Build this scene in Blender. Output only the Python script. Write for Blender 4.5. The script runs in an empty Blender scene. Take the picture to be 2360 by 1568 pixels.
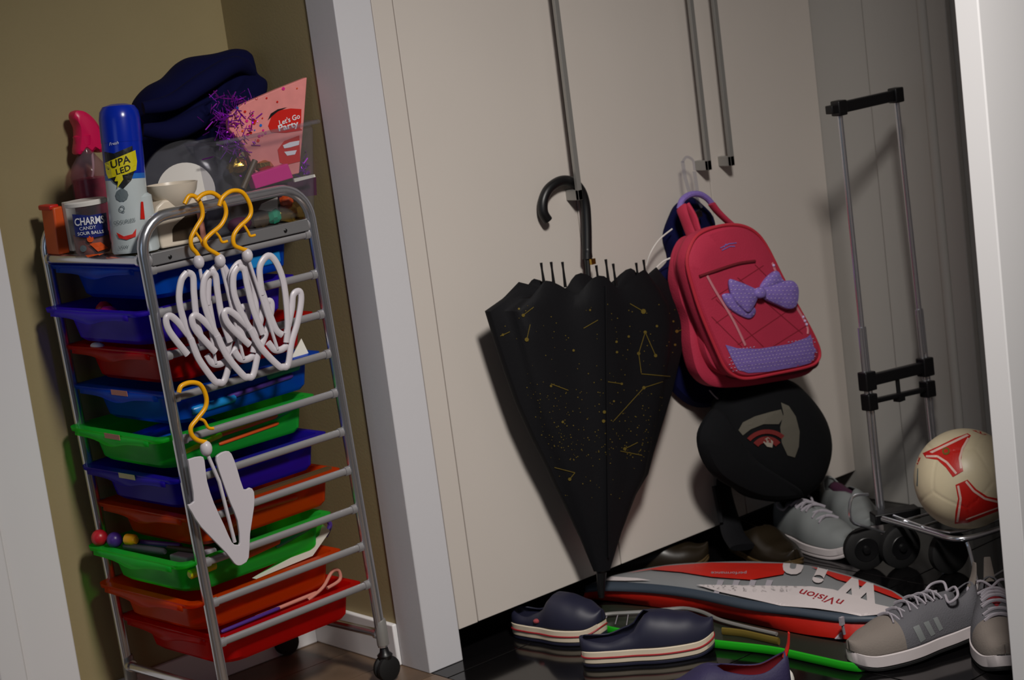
import bpy, bmesh, math, random
from mathutils import Vector as V, Matrix
from mathutils.bvhtree import BVHTree
random.seed(7)
S = bpy.context.scene
COL = S.collection

# ------------------------------------------------------------------ camera, world, lights, exposure
FPX = 4450.0
AX = V((0.7510, -0.6478, -0.1280)); AD = V((-0.2143, -0.0558, -0.9752)); AF = V((0.6246, 0.7598, -0.1808))
CAM = V((0, 0, 1.35))
def _cam():
    f = AF.normalized(); r = (AX - AX.dot(f)*f).normalized(); d = f.cross(r)
    return r, d, f
AX, AD, AF = _cam()
cd = bpy.data.cameras.new('camera'); cam = bpy.data.objects.new('camera', cd); COL.objects.link(cam)
m = Matrix((AX, -AD, -AF)).transposed().to_4x4(); m.translation = CAM; cam.matrix_world = m
cd.sensor_width = 36.0; cd.lens = 36.0*FPX/2360.0; cd.clip_start = 0.05
cd.dof.use_dof = True; cd.dof.focus_distance = 3.42; cd.dof.aperture_fstop = 6.3
S.camera = cam
w = bpy.data.worlds.new('world'); S.world = w; w.use_nodes = True
w.node_tree.nodes['Background'].inputs[0].default_value = (0.55, 0.6, 0.7, 1)
w.node_tree.nodes['Background'].inputs[1].default_value = 0.10
def area(name, loc, aim, size, power, color, spread=180):
    l = bpy.data.lights.new(name, 'AREA'); l.shape = 'RECTANGLE'; l.size = size[0]; l.size_y = size[1]
    l.energy = power; l.color = color; l.spread = math.radians(spread)
    o = bpy.data.objects.new(name, l); COL.objects.link(o); o.location = loc
    o.rotation_euler = (V(aim)-V(loc)).to_track_quat('-Z', 'Y').to_euler(); return o
area('ceiling_lamp', (1.62, 1.08, 2.34), (2.35, 2.6, 0.25), (0.30, 0.30), 15, (1.0, 0.95, 0.90), 86)
area('window_light', (-1.35, 1.4, 1.5), (2.2, 3.0, 0.9), (1.1, 1.4), 4, (0.6, 0.77, 1.0))
S.view_settings.view_transform = 'Standard'; S.view_settings.look = 'None'
S.view_settings.exposure = 0.0; S.view_settings.gamma = 1.0; S.view_settings.use_curve_mapping = False

# ------------------------------------------------------------------ helpers
def ray(px, py): return AX*(px-1180.0) + AD*(py-784.0) + AF*FPX
def on_y(px, py, Y): d = ray(px, py); return CAM + d*((Y-CAM.y)/d.y)
def on_x(px, py, X): d = ray(px, py); return CAM + d*((X-CAM.x)/d.x)
def on_z(px, py, Z=0.0): d = ray(px, py); return CAM + d*((Z-CAM.z)/d.z)
def at_d(px, py, dist): return CAM + ray(px, py)*(dist/FPX)

class G:
    def __init__(s): s.v = []; s.f = []; s.m = []
    def add(s, vs, fs, mi=0):
        o = len(s.v); s.v += [V(p) for p in vs]
        for f in fs: s.f.append([i+o for i in f]); s.m.append(mi)
        return s
    def bvh(s): return BVHTree.FromPolygons(s.v, s.f)
def obj(name, g, mats, parent=None, origin=None, smooth=35, bevel=0, solid=0, sub=0):
    me = bpy.data.meshes.new(name)
    if parent is not None:
        org = V((0, 0, 0)); p = parent
        while p is not None: org += V(p.location); p = p.parent
    else: org = V(origin) if origin is not None else V((0, 0, 0))
    me.from_pydata([tuple(p-org) for p in g.v], [], g.f)
    if not isinstance(mats, (list, tuple)): mats = [mats]
    for mt in mats: me.materials.append(mt)
    for p, mi in zip(me.polygons, g.m): p.material_index = mi
    if smooth:
        for p in me.polygons: p.use_smooth = True
        me.set_sharp_from_angle(angle=math.radians(smooth))
    me.update()
    o = bpy.data.objects.new(name, me); COL.objects.link(o)
    if parent is not None: o.parent = parent
    else: o.location = org
    if solid:
        q = o.modifiers.new('solid', 'SOLIDIFY'); q.thickness = solid; q.offset = 0
    if bevel:
        q = o.modifiers.new('bevel', 'BEVEL'); q.width = bevel; q.segments = 3; q.limit_method = 'ANGLE'; q.angle_limit = math.radians(40)
        for p in me.polygons: p.use_smooth = True
        me.set_sharp_from_angle(angle=math.radians(60))
    if sub:
        q = o.modifiers.new('sub', 'SUBSURF'); q.levels = sub; q.render_levels = sub
    return o
def thing(name, label, cat, loc, group=None):
    o = bpy.data.objects.new(name, None); COL.objects.link(o); o.location = loc; o.empty_display_size = 0.05
    o['label'] = label; o['category'] = cat
    if group: o['group'] = group
    return o
def tag(o, label, cat, group=None):
    o['label'] = label; o['category'] = cat
    if group: o['group'] = group
    return o
def struct(name, g, mats, **k):
    o = obj(name, g, mats, **k)
    if o.parent is None: o['kind'] = 'structure'
    return o
def box(g, x0, x1, y0, y1, z0, z1, mi=0, T=None):
    vs = [V((x, y, z)) for x in (x0, x1) for y in (y0, y1) for z in (z0, z1)]
    if T: vs = [T(p) for p in vs]
    return g.add(vs, [(0,1,3,2),(4,6,7,5),(0,4,5,1),(2,3,7,6),(0,2,6,4),(1,5,7,3)], mi)
def obox(g, c, ax, ay, az, mi=0):
    c, ax, ay, az = V(c), V(ax), V(ay), V(az)
    vs = [c+ax*i+ay*j+az*k for i in (-1, 1) for j in (-1, 1) for k in (-1, 1)]
    return g.add(vs, [(0,1,3,2),(4,6,7,5),(0,4,5,1),(2,3,7,6),(0,2,6,4),(1,5,7,3)], mi)
def cat(pts, n=6, closed=False):
    pts = [V(p) for p in pts]; N = len(pts); out = []
    rng = range(N if closed else N-1)
    for i in rng:
        if closed: a, b, c, d = pts[i-1], pts[i], pts[(i+1) % N], pts[(i+2) % N]
        else: a, b, c, d = pts[max(i-1, 0)], pts[i], pts[i+1], pts[min(i+2, N-1)]
        for k in range(n):
            t = k/n
            out.append(0.5*((2*b)+(c-a)*t+(2*a-5*b+4*c-d)*t*t+(3*b-a-3*c+d)*t**3))
    if not closed: out.append(pts[-1])
    return out
def tube(g, pts, r, n=10, closed=False, mi=0, flat=1.0, up=None):
    pts = [V(p) for p in pts]; N = len(pts)
    rs = r if isinstance(r, (list, tuple)) else [r]*N
    T = []
    for i in range(N):
        a = pts[i-1] if (i > 0 or closed) else pts[i]; b = pts[(i+1) % N] if (i < N-1 or closed) else pts[i]
        T.append((b-a).normalized())
    u = V(up) if up is not None else T[0].orthogonal()
    u = (u-u.dot(T[0])*T[0]).normalized(); o = len(g.v)
    for i in range(N):
        ref = V(up) if up is not None else u
        q = ref-ref.dot(T[i])*T[i]
        if q.length > 1e-5: u = q.normalized()
        w_ = T[i].cross(u)
        for k in range(n):
            a = 2*math.pi*k/n
            g.v.append(pts[i]+u*(math.cos(a)*rs[i])+w_*(math.sin(a)*rs[i]*flat))
    for i in range(N if closed else N-1):
        j = (i+1) % N
        for k in range(n):
            g.f.append([o+i*n+k, o+i*n+(k+1) % n, o+j*n+(k+1) % n, o+j*n+k]); g.m.append(mi)
    if not closed:
        g.f.append([o+k for k in range(n)][::-1]); g.m.append(mi)
        g.f.append([o+(N-1)*n+k for k in range(n)]); g.m.append(mi)
    return g
def loft(g, rings, mi=0, c0=True, c1=True, closed=True):
    n = len(rings[0]); o = len(g.v)
    for r in rings: g.v += [V(p) for p in r]
    mf = mi if callable(mi) else (lambda i, k: mi)
    for i in range(len(rings)-1):
        for k in range(n if closed else n-1):
            g.f.append([o+i*n+k, o+i*n+(k+1) % n, o+(i+1)*n+(k+1) % n, o+(i+1)*n+k]); g.m.append(mf(i, k))
    if c0: g.f.append([o+k for k in range(n)][::-1]); g.m.append(mf(0, 0))
    if c1: g.f.append([o+(len(rings)-1)*n+k for k in range(n)]); g.m.append(mf(len(rings)-2, 0))
    return g
def lathe(g, c, prof, n=28, axis=(0, 0, 1), mi=0, caps=True):
    c = V(c); ax = V(axis).normalized(); u = ax.orthogonal().normalized(); w_ = ax.cross(u)
    rings = [[c+ax*h+(u*math.cos(2*math.pi*k/n)+w_*math.sin(2*math.pi*k/n))*max(r, 1e-4) for k in range(n)] for r, h in prof]
    return loft(g, rings, mi, caps, caps)
def sphere(g, c, r, n=20, sc=(1, 1, 1), mi=0):
    c = V(c); m_ = n//2
    rings = []
    for i in range(1, m_):
        a = math.pi*i/m_
        rings.append([c+V((math.sin(a)*math.cos(2*math.pi*k/n)*r*sc[0], math.sin(a)*math.sin(2*math.pi*k/n)*r*sc[1], -math.cos(a)*r*sc[2])) for k in range(n)])
    o = len(g.v); loft(g, rings, mi, False, False)
    b = len(g.v); g.v += [c-V((0, 0, r*sc[2])), c+V((0, 0, r*sc[2]))]
    for k in range(n):
        g.f.append([b, o+(k+1) % n, o+k]); g.m.append(mi)
        q = o+(m_-2)*n; g.f.append([b+1, q+k, q+(k+1) % n]); g.m.append(mi)
    return g
def pillow(g, outline, yb, prof, mi=0, sq=0.0):
    """outline: (x, z) world points; prof: (y, scale) from back to front; closes both ends"""
    n = len(outline); cx = sum(p[0] for p in outline)/n; cz = sum(p[1] for p in outline)/n
    rings = []
    for y, s in prof:
        rings.append([V((cx+(p[0]-cx)*s, y, cz+(p[1]-cz)*s)) for p in outline])
    return loft(g, rings, mi)
def px_outline(pts, Y, n=5, smooth=True):
    w_ = [on_y(a, b, Y) for a, b in pts]
    if smooth: w_ = cat(w_, n, True)
    return [(p.x, p.z) for p in w_]
def slab(g, outline, y0, y1, mi=0):
    rings = [[V((x, y, z)) for x, z in outline] for y in (y1, y0)]
    return loft(g, rings, mi)
LIFT = V((0, 0, 0))   # extra clearance for prints on lying things
def hit(bvh, px, py, off=0.0015, maxd=9):
    d = ray(px, py).normalized(); loc, nn, i, dist = bvh.ray_cast(CAM, d, maxd)
    if loc is None: return None
    return loc - d*off + LIFT
def decal(g, bvh, poly, mi=0, off=0.0015, cut=14.0, fallback=None):
    """a thin flat print laid on a surface: polygon in photo pixels, cast on the surface along the sight line"""
    bm = bmesh.new(); vs = [bm.verts.new((p[0], p[1], 0)) for p in poly]
    try: bm.faces.new(vs)
    except ValueError: bm.free(); return g
    bmesh.ops.triangulate(bm, faces=bm.faces[:])
    for _ in range(5):
        es = [e for e in bm.edges if e.calc_length() > cut]
        if not es: break
        bmesh.ops.subdivide_edges(bm, edges=es, cuts=1)
        bmesh.ops.triangulate(bm, faces=bm.faces[:])
    bm.verts.ensure_lookup_table(); idx = {}; o = len(g.v)
    for v in bm.verts:
        h = hit(bvh, v.co.x, v.co.y, off)
        if h is not None: idx[v.index] = len(g.v); g.v.append(h)
    for f in bm.faces:
        ids = [v.index for v in f.verts]
        if all(i in idx for i in ids):
            P = [g.v[idx[i]] for i in ids]
            if max((P[0]-P[1]).length, (P[1]-P[2]).length, (P[2]-P[0]).length) < 0.05:
                g.f.append([idx[i] for i in ids]); g.m.append(mi)
    bm.free(); return g
def line_poly(p, q, w_):
    p, q = V((p[0], p[1])), V((q[0], q[1])); d = (q-p)
    if d.length < 1e-3: return [tuple(p)]*3
    d.normalize(); n = V((-d.y, d.x))*w_/2
    return [tuple(p+n), tuple(q+n), tuple(q-n), tuple(p-n)]
def disc_poly(c, r, n=10): return [(c[0]+r*math.cos(2*math.pi*k/n), c[1]+r*math.sin(2*math.pi*k/n)) for k in range(n)]
def text_faces(s, bold=0.0, shear=0.0):
    cu = bpy.data.curves.new('t', 'FONT'); cu.body = s; cu.align_x = 'CENTER'; cu.align_y = 'CENTER'
    cu.offset = bold; cu.shear = shear; cu.resolution_u = 3; cu.fill_mode = 'FRONT'
    o = bpy.data.objects.new('t', cu); COL.objects.link(o); dg = bpy.context.evaluated_depsgraph_get(); dg.update()
    me = bpy.data.meshes.new_from_object(o.evaluated_get(dg))
    vs = [v.co.copy() for v in me.vertices]; fs = [list(p.vertices) for p in me.polygons]
    bpy.data.objects.remove(o); bpy.data.curves.remove(cu); bpy.data.meshes.remove(me)
    return vs, fs
def text_on(g, bvh, s, c, rv, uv, mi=0, bold=0.0, shear=0.0, off=0.002):
    """c: centre in photo pixels, rv / uv: pixel vectors of one font unit to the right / up"""
    vs, fs = text_faces(s, bold, shear); o = len(g.v)
    bm = bmesh.new(); bv = [bm.verts.new(v) for v in vs]
    for f in fs:
        try: bm.faces.new([bv[i] for i in f])
        except ValueError: pass
    bmesh.ops.triangulate(bm, faces=bm.faces[:])
    sc = math.hypot(*rv)
    for _ in range(4):
        es = [e for e in bm.edges if e.calc_length()*sc > 12]
        if not es: break
        bmesh.ops.subdivide_edges(bm, edges=es, cuts=1); bmesh.ops.triangulate(bm, faces=bm.faces[:])
    idx = {}
    bm.verts.index_update()
    for v in bm.verts:
        px = c[0]+rv[0]*v.co.x+uv[0]*v.co.y; py = c[1]+rv[1]*v.co.x+uv[1]*v.co.y
        h = hit(bvh, px, py, off)
        if h is not None: idx[v.index] = len(g.v); g.v.append(h)
    for f in bm.faces:
        ids = [v.index for v in f.verts]
        if all(i in idx for i in ids): g.f.append([idx[i] for i in ids]); g.m.append(mi)
    bm.free(); return g
def lin(c): return tuple(((x/255)/12.92 if x/255 <= 0.04045 else ((x/255+0.055)/1.055)**2.4) for x in c)
def mat(name, rgb, rough=0.6, metal=0.0, spec=0.5, bump=0.0, bscale=60.0, var=0.0, vscale=8.0, sheen=0.0, coat=0.0):
    mt = bpy.data.materials.new(name); mt.use_nodes = True; nt = mt.node_tree; b = nt.nodes['Principled BSDF']
    c = lin(rgb); b.inputs['Base Color'].default_value = (*c, 1); b.inputs['Roughness'].default_value = rough
    b.inputs['Metallic'].default_value = metal; b.inputs['Specular IOR Level'].default_value = spec
    b.inputs['Sheen Weight'].default_value = sheen; b.inputs['Coat Weight'].default_value = coat
    tc = nt.nodes.new('ShaderNodeTexCoord')
    if var:
        n = nt.nodes.new('ShaderNodeTexNoise'); n.inputs['Scale'].default_value = vscale; n.inputs['Detail'].default_value = 4
        nt.links.new(tc.outputs['Object'], n.inputs['Vector'])
        r = nt.nodes.new('ShaderNodeValToRGB'); r.color_ramp.elements[0].position = 0.3; r.color_ramp.elements[1].position = 0.7
        r.color_ramp.elements[0].color = (*[x*(1-var) for x in c], 1); r.color_ramp.elements[1].color = (*[min(1, x*(1+var)) for x in c], 1)
        nt.links.new(n.outputs['Fac'], r.inputs['Fac']); nt.links.new(r.outputs['Color'], b.inputs['Base Color'])
    if bump:
        n = nt.nodes.new('ShaderNodeTexNoise'); n.inputs['Scale'].default_value = bscale; n.inputs['Detail'].default_value = 3
        nt.links.new(tc.outputs['Object'], n.inputs['Vector'])
        bp = nt.nodes.new('ShaderNodeBump'); bp.inputs['Strength'].default_value = bump; bp.inputs['Distance'].default_value = 0.002
        nt.links.new(n.outputs['Fac'], bp.inputs['Height']); nt.links.new(bp.outputs['Normal'], b.inputs['Normal'])
    return mt
def see_through(name, rgb, tint, alpha=0.5, rough=0.25, glow=0.0):
    """coloured see-through plastic: part body, part tinted transparency"""
    mt = bpy.data.materials.new(name); mt.use_nodes = True; nt = mt.node_tree; b = nt.nodes['Principled BSDF']
    b.inputs['Base Color'].default_value = (*lin(rgb), 1); b.inputs['Roughness'].default_value = rough
    t = nt.nodes.new('ShaderNodeBsdfTransparent'); t.inputs[0].default_value = (*lin(tint), 1)
    mx = nt.nodes.new('ShaderNodeMixShader'); mx.inputs[0].default_value = alpha
    src = b.outputs[0]
    if glow:
        tl = nt.nodes.new('ShaderNodeBsdfTranslucent'); tl.inputs[0].default_value = (*lin(tint), 1)
        m2 = nt.nodes.new('ShaderNodeMixShader'); m2.inputs[0].default_value = glow
        nt.links.new(b.outputs[0], m2.inputs[1]); nt.links.new(tl.outputs[0], m2.inputs[2]); src = m2.outputs[0]
    nt.links.new(t.outputs[0], mx.inputs[1]); nt.links.new(src, mx.inputs[2])
    nt.links.new(mx.outputs[0], nt.nodes['Material Output'].inputs[0]); return mt

M = dict(
    tan=mat('tan wall paint', (160, 145, 106), 0.8, bump=0.15, bscale=180, var=0.02),
    white=mat('white wall paint', (205, 204, 208), 0.7, bump=0.08, bscale=150),
    cab=mat('cream white cabinet lacquer', (208, 200, 192), 0.42, var=0.015, vscale=3),
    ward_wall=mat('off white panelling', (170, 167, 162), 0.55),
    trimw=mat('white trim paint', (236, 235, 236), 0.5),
    dark=mat('black plinth board', (9, 8, 9), 0.35),
    tile=mat('polished black tile', (12, 11, 12), 0.10, spec=0.5, bump=0.03, bscale=9),
    grout=mat('dark grout', (30, 28, 28), 0.8),
    wood=mat('brown floor board', (104, 84, 66), 0.35, var=0.25, vscale=9, bump=0.1),
    chrome=mat('chromed steel tube', (222, 224, 230), 0.24, 0.92),
    steel=mat('brushed steel', (160, 158, 154), 0.38, 0.5),
    greymetal=mat('grey painted steel tray', (150, 150, 152), 0.4, 0.6),
    railm=mat('satin chrome rail', (164, 162, 164), 0.42, 0.45),
    black=mat('black plastic', (12, 12, 14), 0.4),
    blackfab=mat('black canopy cloth', (12, 12, 16), 0.7, spec=0.25, bump=0.15, bscale=240),
    navyfab=mat('navy cloth', (8, 11, 54), 0.9, spec=0.15, bump=0.4, bscale=40),
    blackcap=mat('black felt', (13, 14, 17), 0.9, spec=0.2, bump=0.3, bscale=200),
    gold=mat('gold print', (128, 110, 48), 0.4, 0.4),
    goldfoil=mat('gold foil', (196, 160, 70), 0.22, 1.0, bump=0.8, bscale=70),
    yellow=mat('yellow plastic', (240, 170, 8), 0.35),
    hang=mat('milky white plastic', (206, 200, 206), 0.35),
    white_pl=mat('white plastic', (222, 218, 212), 0.4),
    cream=mat('cream ceramic', (220, 208, 190), 0.35),
    bp=mat('crimson backpack cloth', (184, 42, 72), 0.8, bump=0.3, bscale=300, var=0.08),
    bpdark=mat('dark crimson seam', (108, 10, 26), 0.8),
    stitch=mat('crimson stitching', (140, 20, 42), 0.8),
    bprim=mat('crimson piping', (190, 44, 62), 0.6),
    lilac=mat('lilac glitter cloth', (132, 110, 186), 0.5, bump=0.5, bscale=400, var=0.12, vscale=200),
    lilacdot=mat('pale lilac dot', (200, 180, 220), 0.35),
    pinkrib=mat('pale pink ribbon', (206, 130, 140), 0.6),
    navyrub=mat('navy foam rubber', (26, 27, 48), 0.55),
    solew=mat('off white sole rubber', (206, 192, 170), 0.6),
    redline=mat('red stripe', (150, 22, 34), 0.5),
    bagred=mat('red bag nylon', (188, 28, 14), 0.5, bump=0.5, bscale=30, var=0.1),
    baggrey=mat('grey bag nylon', (128, 130, 132), 0.5, bump=0.5, bscale=24),
    bagwhite=mat('white bag print', (205, 196, 196), 0.5, bump=0.3, bscale=24),
    bagzip=mat('slate zip tape', (58, 68, 80), 0.5),
    green=mat('bright green trim', (24, 158, 20), 0.45),
    olive=mat('dark clear cover', (34, 40, 30), 0.3),
    greyshoe=mat('grey suede', (122, 113, 106), 0.9, bump=0.3, bscale=260),
    greymesh=mat('grey mesh', (92, 91, 96), 0.85, bump=0.6, bscale=420),
    lace=mat('pale grey lace', (158, 152, 160), 0.8, bump=0.3, bscale=300),
    shoew=mat('shaded white shoe leather', (124, 128, 128), 0.5),  # white leather greyed: the closet shade is put into its colour
    brown=mat('dark brown leather', (34, 27, 17), 0.35),
    brownsole=mat('tan welt', (84, 66, 38), 0.5),
    purple=mat('purple shoe cloth', (40, 33, 70), 0.7, bump=0.3, bscale=200),
    redlin=mat('red shoe lining', (136, 24, 36), 0.8),
    plum=mat('plum lining', (66, 22, 52), 0.8),
    ballw=mat('cream ball leather', (218, 205, 172), 0.4, var=0.06, vscale=14, bump=0.1),
    ballred=mat('red ball print', (196, 30, 22), 0.4),
    ballline=mat('pale print line', (226, 190, 178), 0.4),
    rubber=mat('black rubber', (11, 11, 12), 0.7),
    pinktrig=mat('pink trigger plastic', (226, 20, 88), 0.35),
    bluecap=mat('blue can cap', (8, 42, 170), 0.22),
    canw=mat('pale can body', (202, 212, 214), 0.3, 0.1),
    canblue=mat('mid blue print', (40, 110, 200), 0.3),
    blackp=mat('black print', (16, 16, 18), 0.4),
    yellowp=mat('yellow print', (214, 200, 10), 0.4),
    redp=mat('red print', (204, 30, 20), 0.4),
    greyp=mat('grey print', (96, 108, 112), 0.5),
    labelblue=mat('navy label', (20, 34, 112), 0.4),
    whitep=mat('white print', (232, 232, 238), 0.4),
    orange=mat('orange print', (216, 84, 26), 0.4),
    candy=mat('dark candy', (60, 14, 44), 0.3, var=0.5, vscale=60),
    candymix=mat('orange and mauve candy', (150, 84, 70), 0.35, var=0.45, vscale=45),
    candyp=mat('pink candy', (196, 28, 84), 0.3, var=0.3, vscale=60),
    pinkpaper=mat('pink party paper', (226, 140, 136), 0.6, var=0.08, vscale=30),
    magenta=mat('magenta card', (220, 34, 140), 0.35),
    tinsel=mat('purple tinsel', (196, 60, 236), 0.3, 0.9),
    cyan=mat('cyan sheet', (24, 130, 200), 0.3),
    teal=mat('teal plastic', (12, 150, 110), 0.4),
    flesh=mat('salmon sticker', (196, 128, 112), 0.6),
    creamst=mat('cream sticker', (196, 184, 140), 0.6),
    redpl=mat('red plastic', (190, 30, 44), 0.35),
    violet=mat('violet plastic', (72, 44, 128), 0.35),
    paper=mat('white paper', (214, 212, 200), 0.7),
    tealblue=mat('royal blue plastic', (14, 70, 160), 0.35),
    darkbrown=mat('dark brown card', (60, 46, 30), 0.6),
    clear=see_through('clear plastic', (150, 150, 156), (244, 244, 248), 0.14, 0.12),
    cleardk=see_through('smoky clear plastic', (120, 122, 130), (190, 190, 200), 0.3, 0.15),
    cover=see_through('clear racket cover', (90, 100, 84), (200, 210, 190), 0.25, 0.25),
    water=see_through('clear bottle', (170, 150, 160), (240, 215, 225), 0.22, 0.1),
)
DR = dict(
    blue=see_through('blue drawer plastic', (16, 112, 226), (60, 165, 255), 0.5, 0.22, 0.45),
    violet=see_through('violet drawer plastic', (88, 54, 214), (130, 84, 250), 0.55, 0.22, 0.45),
    red=see_through('red drawer plastic', (216, 20, 14), (255, 50, 36), 0.55, 0.22, 0.45),
    indigo=see_through('indigo drawer plastic', (62, 36, 196), (100, 60, 250), 0.55, 0.22, 0.45),
    green=see_through('green drawer plastic', (58, 214, 92), (130, 255, 120), 0.5, 0.22, 0.45),
    orange=see_through('orange drawer plastic', (236, 90, 10), (255, 140, 36), 0.55, 0.22, 0.45),
)

# ------------------------------------------------------------------ the room
def B(*a): return box(G(), *a)
YD = 3.051           # face of the wardrobe doors
# floor: dark screed with polished tiles right of the pier and boards left of it
fl = struct('floor', B(-1.6, 5.2, -2.0, 4.2, -0.06, -0.012), M['grout'])
tm = None
for ix in range(5):
    for iy in range(5):
        x0 = 2.184+ix*0.45; y0 = 3.45-(iy+1)*0.45
        if x0 < 2.17 or y0 < 1.1: continue
        g = B(0.001, 0.448, 0.001, 0.448, -0.012, 0.0)
        if tm is None: o = obj('tile', g, M['tile'], parent=fl, smooth=0, bevel=0.001); tm = o.data
        else:
            o = bpy.data.objects.new('tile', tm); COL.objects.link(o); o.parent = fl
            q = o.modifiers.new('bevel', 'BEVEL'); q.width = 0.001; q.segments = 2
        o.location = (x0, y0, 0)
pm = None
for i in range(14):
    g = B(0, 1.2, 0.001, 0.139, -0.012, 0.0)
    y0 = 3.46-(i+1)*0.14
    for x0 in (0.983+(0.0 if i % 2 else 0.0),):
        if pm is None: o = obj('plank', g, M['wood'], parent=fl, smooth=0); pm = o.data
        else: o = bpy.data.objects.new('plank', pm); COL.objects.link(o); o.parent = fl
        o.location = (x0, y0, 0)
struct('floor', B(-1.6, 0.98, -2.0, 3.45, -0.012, 0.0), M['wood'])
struct('floor', B(0.98, 2.183, -2.0, 1.5, -0.012, 0.0), M['wood'])
struct('floor', B(2.183, 5.2, -2.0, 1.2, -0.012, 0.0), M['tile'])
struct('wall_back', B(-1.6, 2.283, 3.449, 3.55, 0, 2.5), M['tan'])
struct('wall_alcove', B(2.183, 2.283, 3.145, 3.449, 0, 2.5), M['tan'])
# pier with its white casing
struct('trim_1', B(2.180, 2.268, YD, 3.145, 0, 2.5), M['white'], bevel=0.002)
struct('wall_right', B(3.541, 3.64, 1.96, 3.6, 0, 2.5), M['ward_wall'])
struct('wall_near', B(2.62, 5.2, 1.905, 1.952, 0, 2.5), M['trimw'], bevel=0.003)
struct('wall_left', B(-1.7, -1.6, -2.0, 3.55, 0, 2.5), M['white'])
struct('wall_rear', B(-1.7, 5.2, -2.1, -2.0, 0, 2.5), M['white'])
struct('wall_far', B(5.2, 5.3, -2.1, 1.952, 0, 2.5), M['white'])
struct('ceiling', B(-1.7, 5.3, -2.1, 3.6, 2.5, 2.6), M['white'])
# mouldings on the return wall: a stepped door casing
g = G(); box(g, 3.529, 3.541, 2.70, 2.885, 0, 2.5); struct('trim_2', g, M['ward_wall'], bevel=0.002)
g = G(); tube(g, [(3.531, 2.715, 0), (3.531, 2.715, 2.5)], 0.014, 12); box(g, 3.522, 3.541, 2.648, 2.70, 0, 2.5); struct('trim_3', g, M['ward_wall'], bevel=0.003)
# baseboards
struct('baseboard_alcove', B(2.171, 2.183, 3.146, 3.449, 0, 0.09), M['trimw'], bevel=0.003)
struct('baseboard_back', B(1.61, 2.171, 3.437, 3.449, 0, 0.075), M['trimw'], bevel=0.003)
# white door casing at the left
g = G(); box(g, 1.495, 1.609, 3.432, 3.449, 0, 2.2); struct('trim_4', g, M['trimw'], bevel=0.003)
g = G(); box(g, 1.44, 1.497, 3.424, 3.449, 0, 2.2); struct('trim_5', g, M['trimw'], bevel=0.004)
g = G(); box(g, 0.62, 1.44, 3.434, 3.449, 0.01, 2.15); d1 = struct('door_1', g, M['trimw'])
g = G(); box(g, 1.30, 1.33, 3.428, 3.434, 0.2, 2.0); obj('panel_moulding', g, M['trimw'], parent=d1)

# ------------------------------------------------------------------ wardrobe
wr = thing('wardrobe', 'built-in cream white wardrobe with flat doors above a black recessed plinth', 'wardrobe', (2.9, YD, 0))
obj('filler_panel', B(2.269, 2.3195, YD, 3.075, 0.066, 2.45), M['cab'], wr, bevel=0.0012)
dz = 0.067
doors = [(2.3215, 2.733, 2.712, 0.884), (2.736, 3.1435, 3.108, 0.884), (3.1465, 3.5405, 3.183, 0.882)]
for x0, x1, hx, hz in doors:
    d = obj('door', B(x0, x1, YD, 3.071, dz, 2.45), M['cab'], wr, bevel=0.0012)
    g = G(); box(g, hx-0.006, hx+0.006, YD-0.040, YD-0.031, hz, 1.9)
    box(g, hx-0.006, hx+0.006, YD-0.040, YD, hz, hz+0.022); box(g, hx-0.006, hx+0.006, YD-0.040, YD, 1.878, 1.9)
    h = obj('handle', g, M['steel'], d, bevel=0.001)
    h['label'] = 'long thin brushed steel bar handle'
obj('carcass', B(2.27, 3.54, 3.073, 3.6, 0.075, 2.45), M['cab'], wr)
obj('plinth', B(2.27, 3.54, 3.20, 3.215, 0.0, 0.075), M['dark'], wr)

# ------------------------------------------------------------------ drawer cart
CA = math.radians(3.5); CC, CS = math.cos(CA), math.sin(CA)
def cw(u, v, z): return V((1.724+u*CC-v*CS-0.024*z, 3.072+u*CS+v*CC, z))
cart = thing('drawer_cart', 'chrome ten-drawer rolling cart with translucent coloured drawers beside the white pier', 'cart', (1.9, 3.25, 0))
CWD, CDP = 0.335, 0.385
for v in (0, CWD):
    pts = [cw(0, v, 0.075), cw(0, v, 0.5), cw(0, v, 0.955)]
    arc = []
    for k in range(1, 9):
        a = math.pi/2*k/8; arc.append(cw(0.065-0.065*math.cos(a), v, 0.955+0.065*math.sin(a)))
    arc2 = [cw(CDP-0.065+0.065*math.sin(math.pi/2*k/8), v, 0.955+0.065*math.cos(math.pi/2*k/8)) for k in range(0, 9)]
    g = G(); tube(g, pts+arc+arc2+[cw(CDP, v, 0.5), cw(CDP, v, 0.075)], 0.0105, 14)
    obj('side_frame', g, M['chrome'], cart)
    zs = [0.944]+[0.926-0.0795*k for k in range(10)]
    for i, z in enumerate(zs):
        g = G(); s = 0.006 if v == 0 else -0.006
        h = 0.0075 if i else 0.009
        tube(g, [cw(0.008, v+s*0.3, z), cw(CDP-0.008, v+s*0.3, z)], h, 12, flat=0.62, up=(0, 0, 1))
        for u in (0.014, CDP-0.014): tube(g, [cw(u-0.006, v+s*0.3, z), cw(u+0.006, v+s*0.3, z)], h*1.25, 10, flat=0.8, up=(0, 0, 1))
        obj('rail', g, M['railm'], cart)
for u, z in ((0, 0.946), (CDP, 0.946), (0, 0.112), (CDP, 0.102)):
    g = G(); tube(g, [cw(u, 0.004, z), cw(u, CWD-0.004, z)], 0.009, 12)
    for v in (0.012, CWD-0.012): tube(g, [cw(u, v-0.004, z), cw(u, v+0.004, z)], 0.012, 12)
    obj('cross_bar', g, M['chrome'], cart)
g = G(); box(g, 0.01, CDP-0.01, 0.004, CWD-0.004, 0.944, 0.951, T=lambda p: cw(p.x, p.y, p.z))
box(g, 0.012, CDP-0.012, -0.007, -0.003, 0.934, 0.957, T=lambda p: cw(p.x, p.y, p.z))
tray = obj('top_shelf', g, M['greymetal'], cart, bevel=0.0015)
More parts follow.
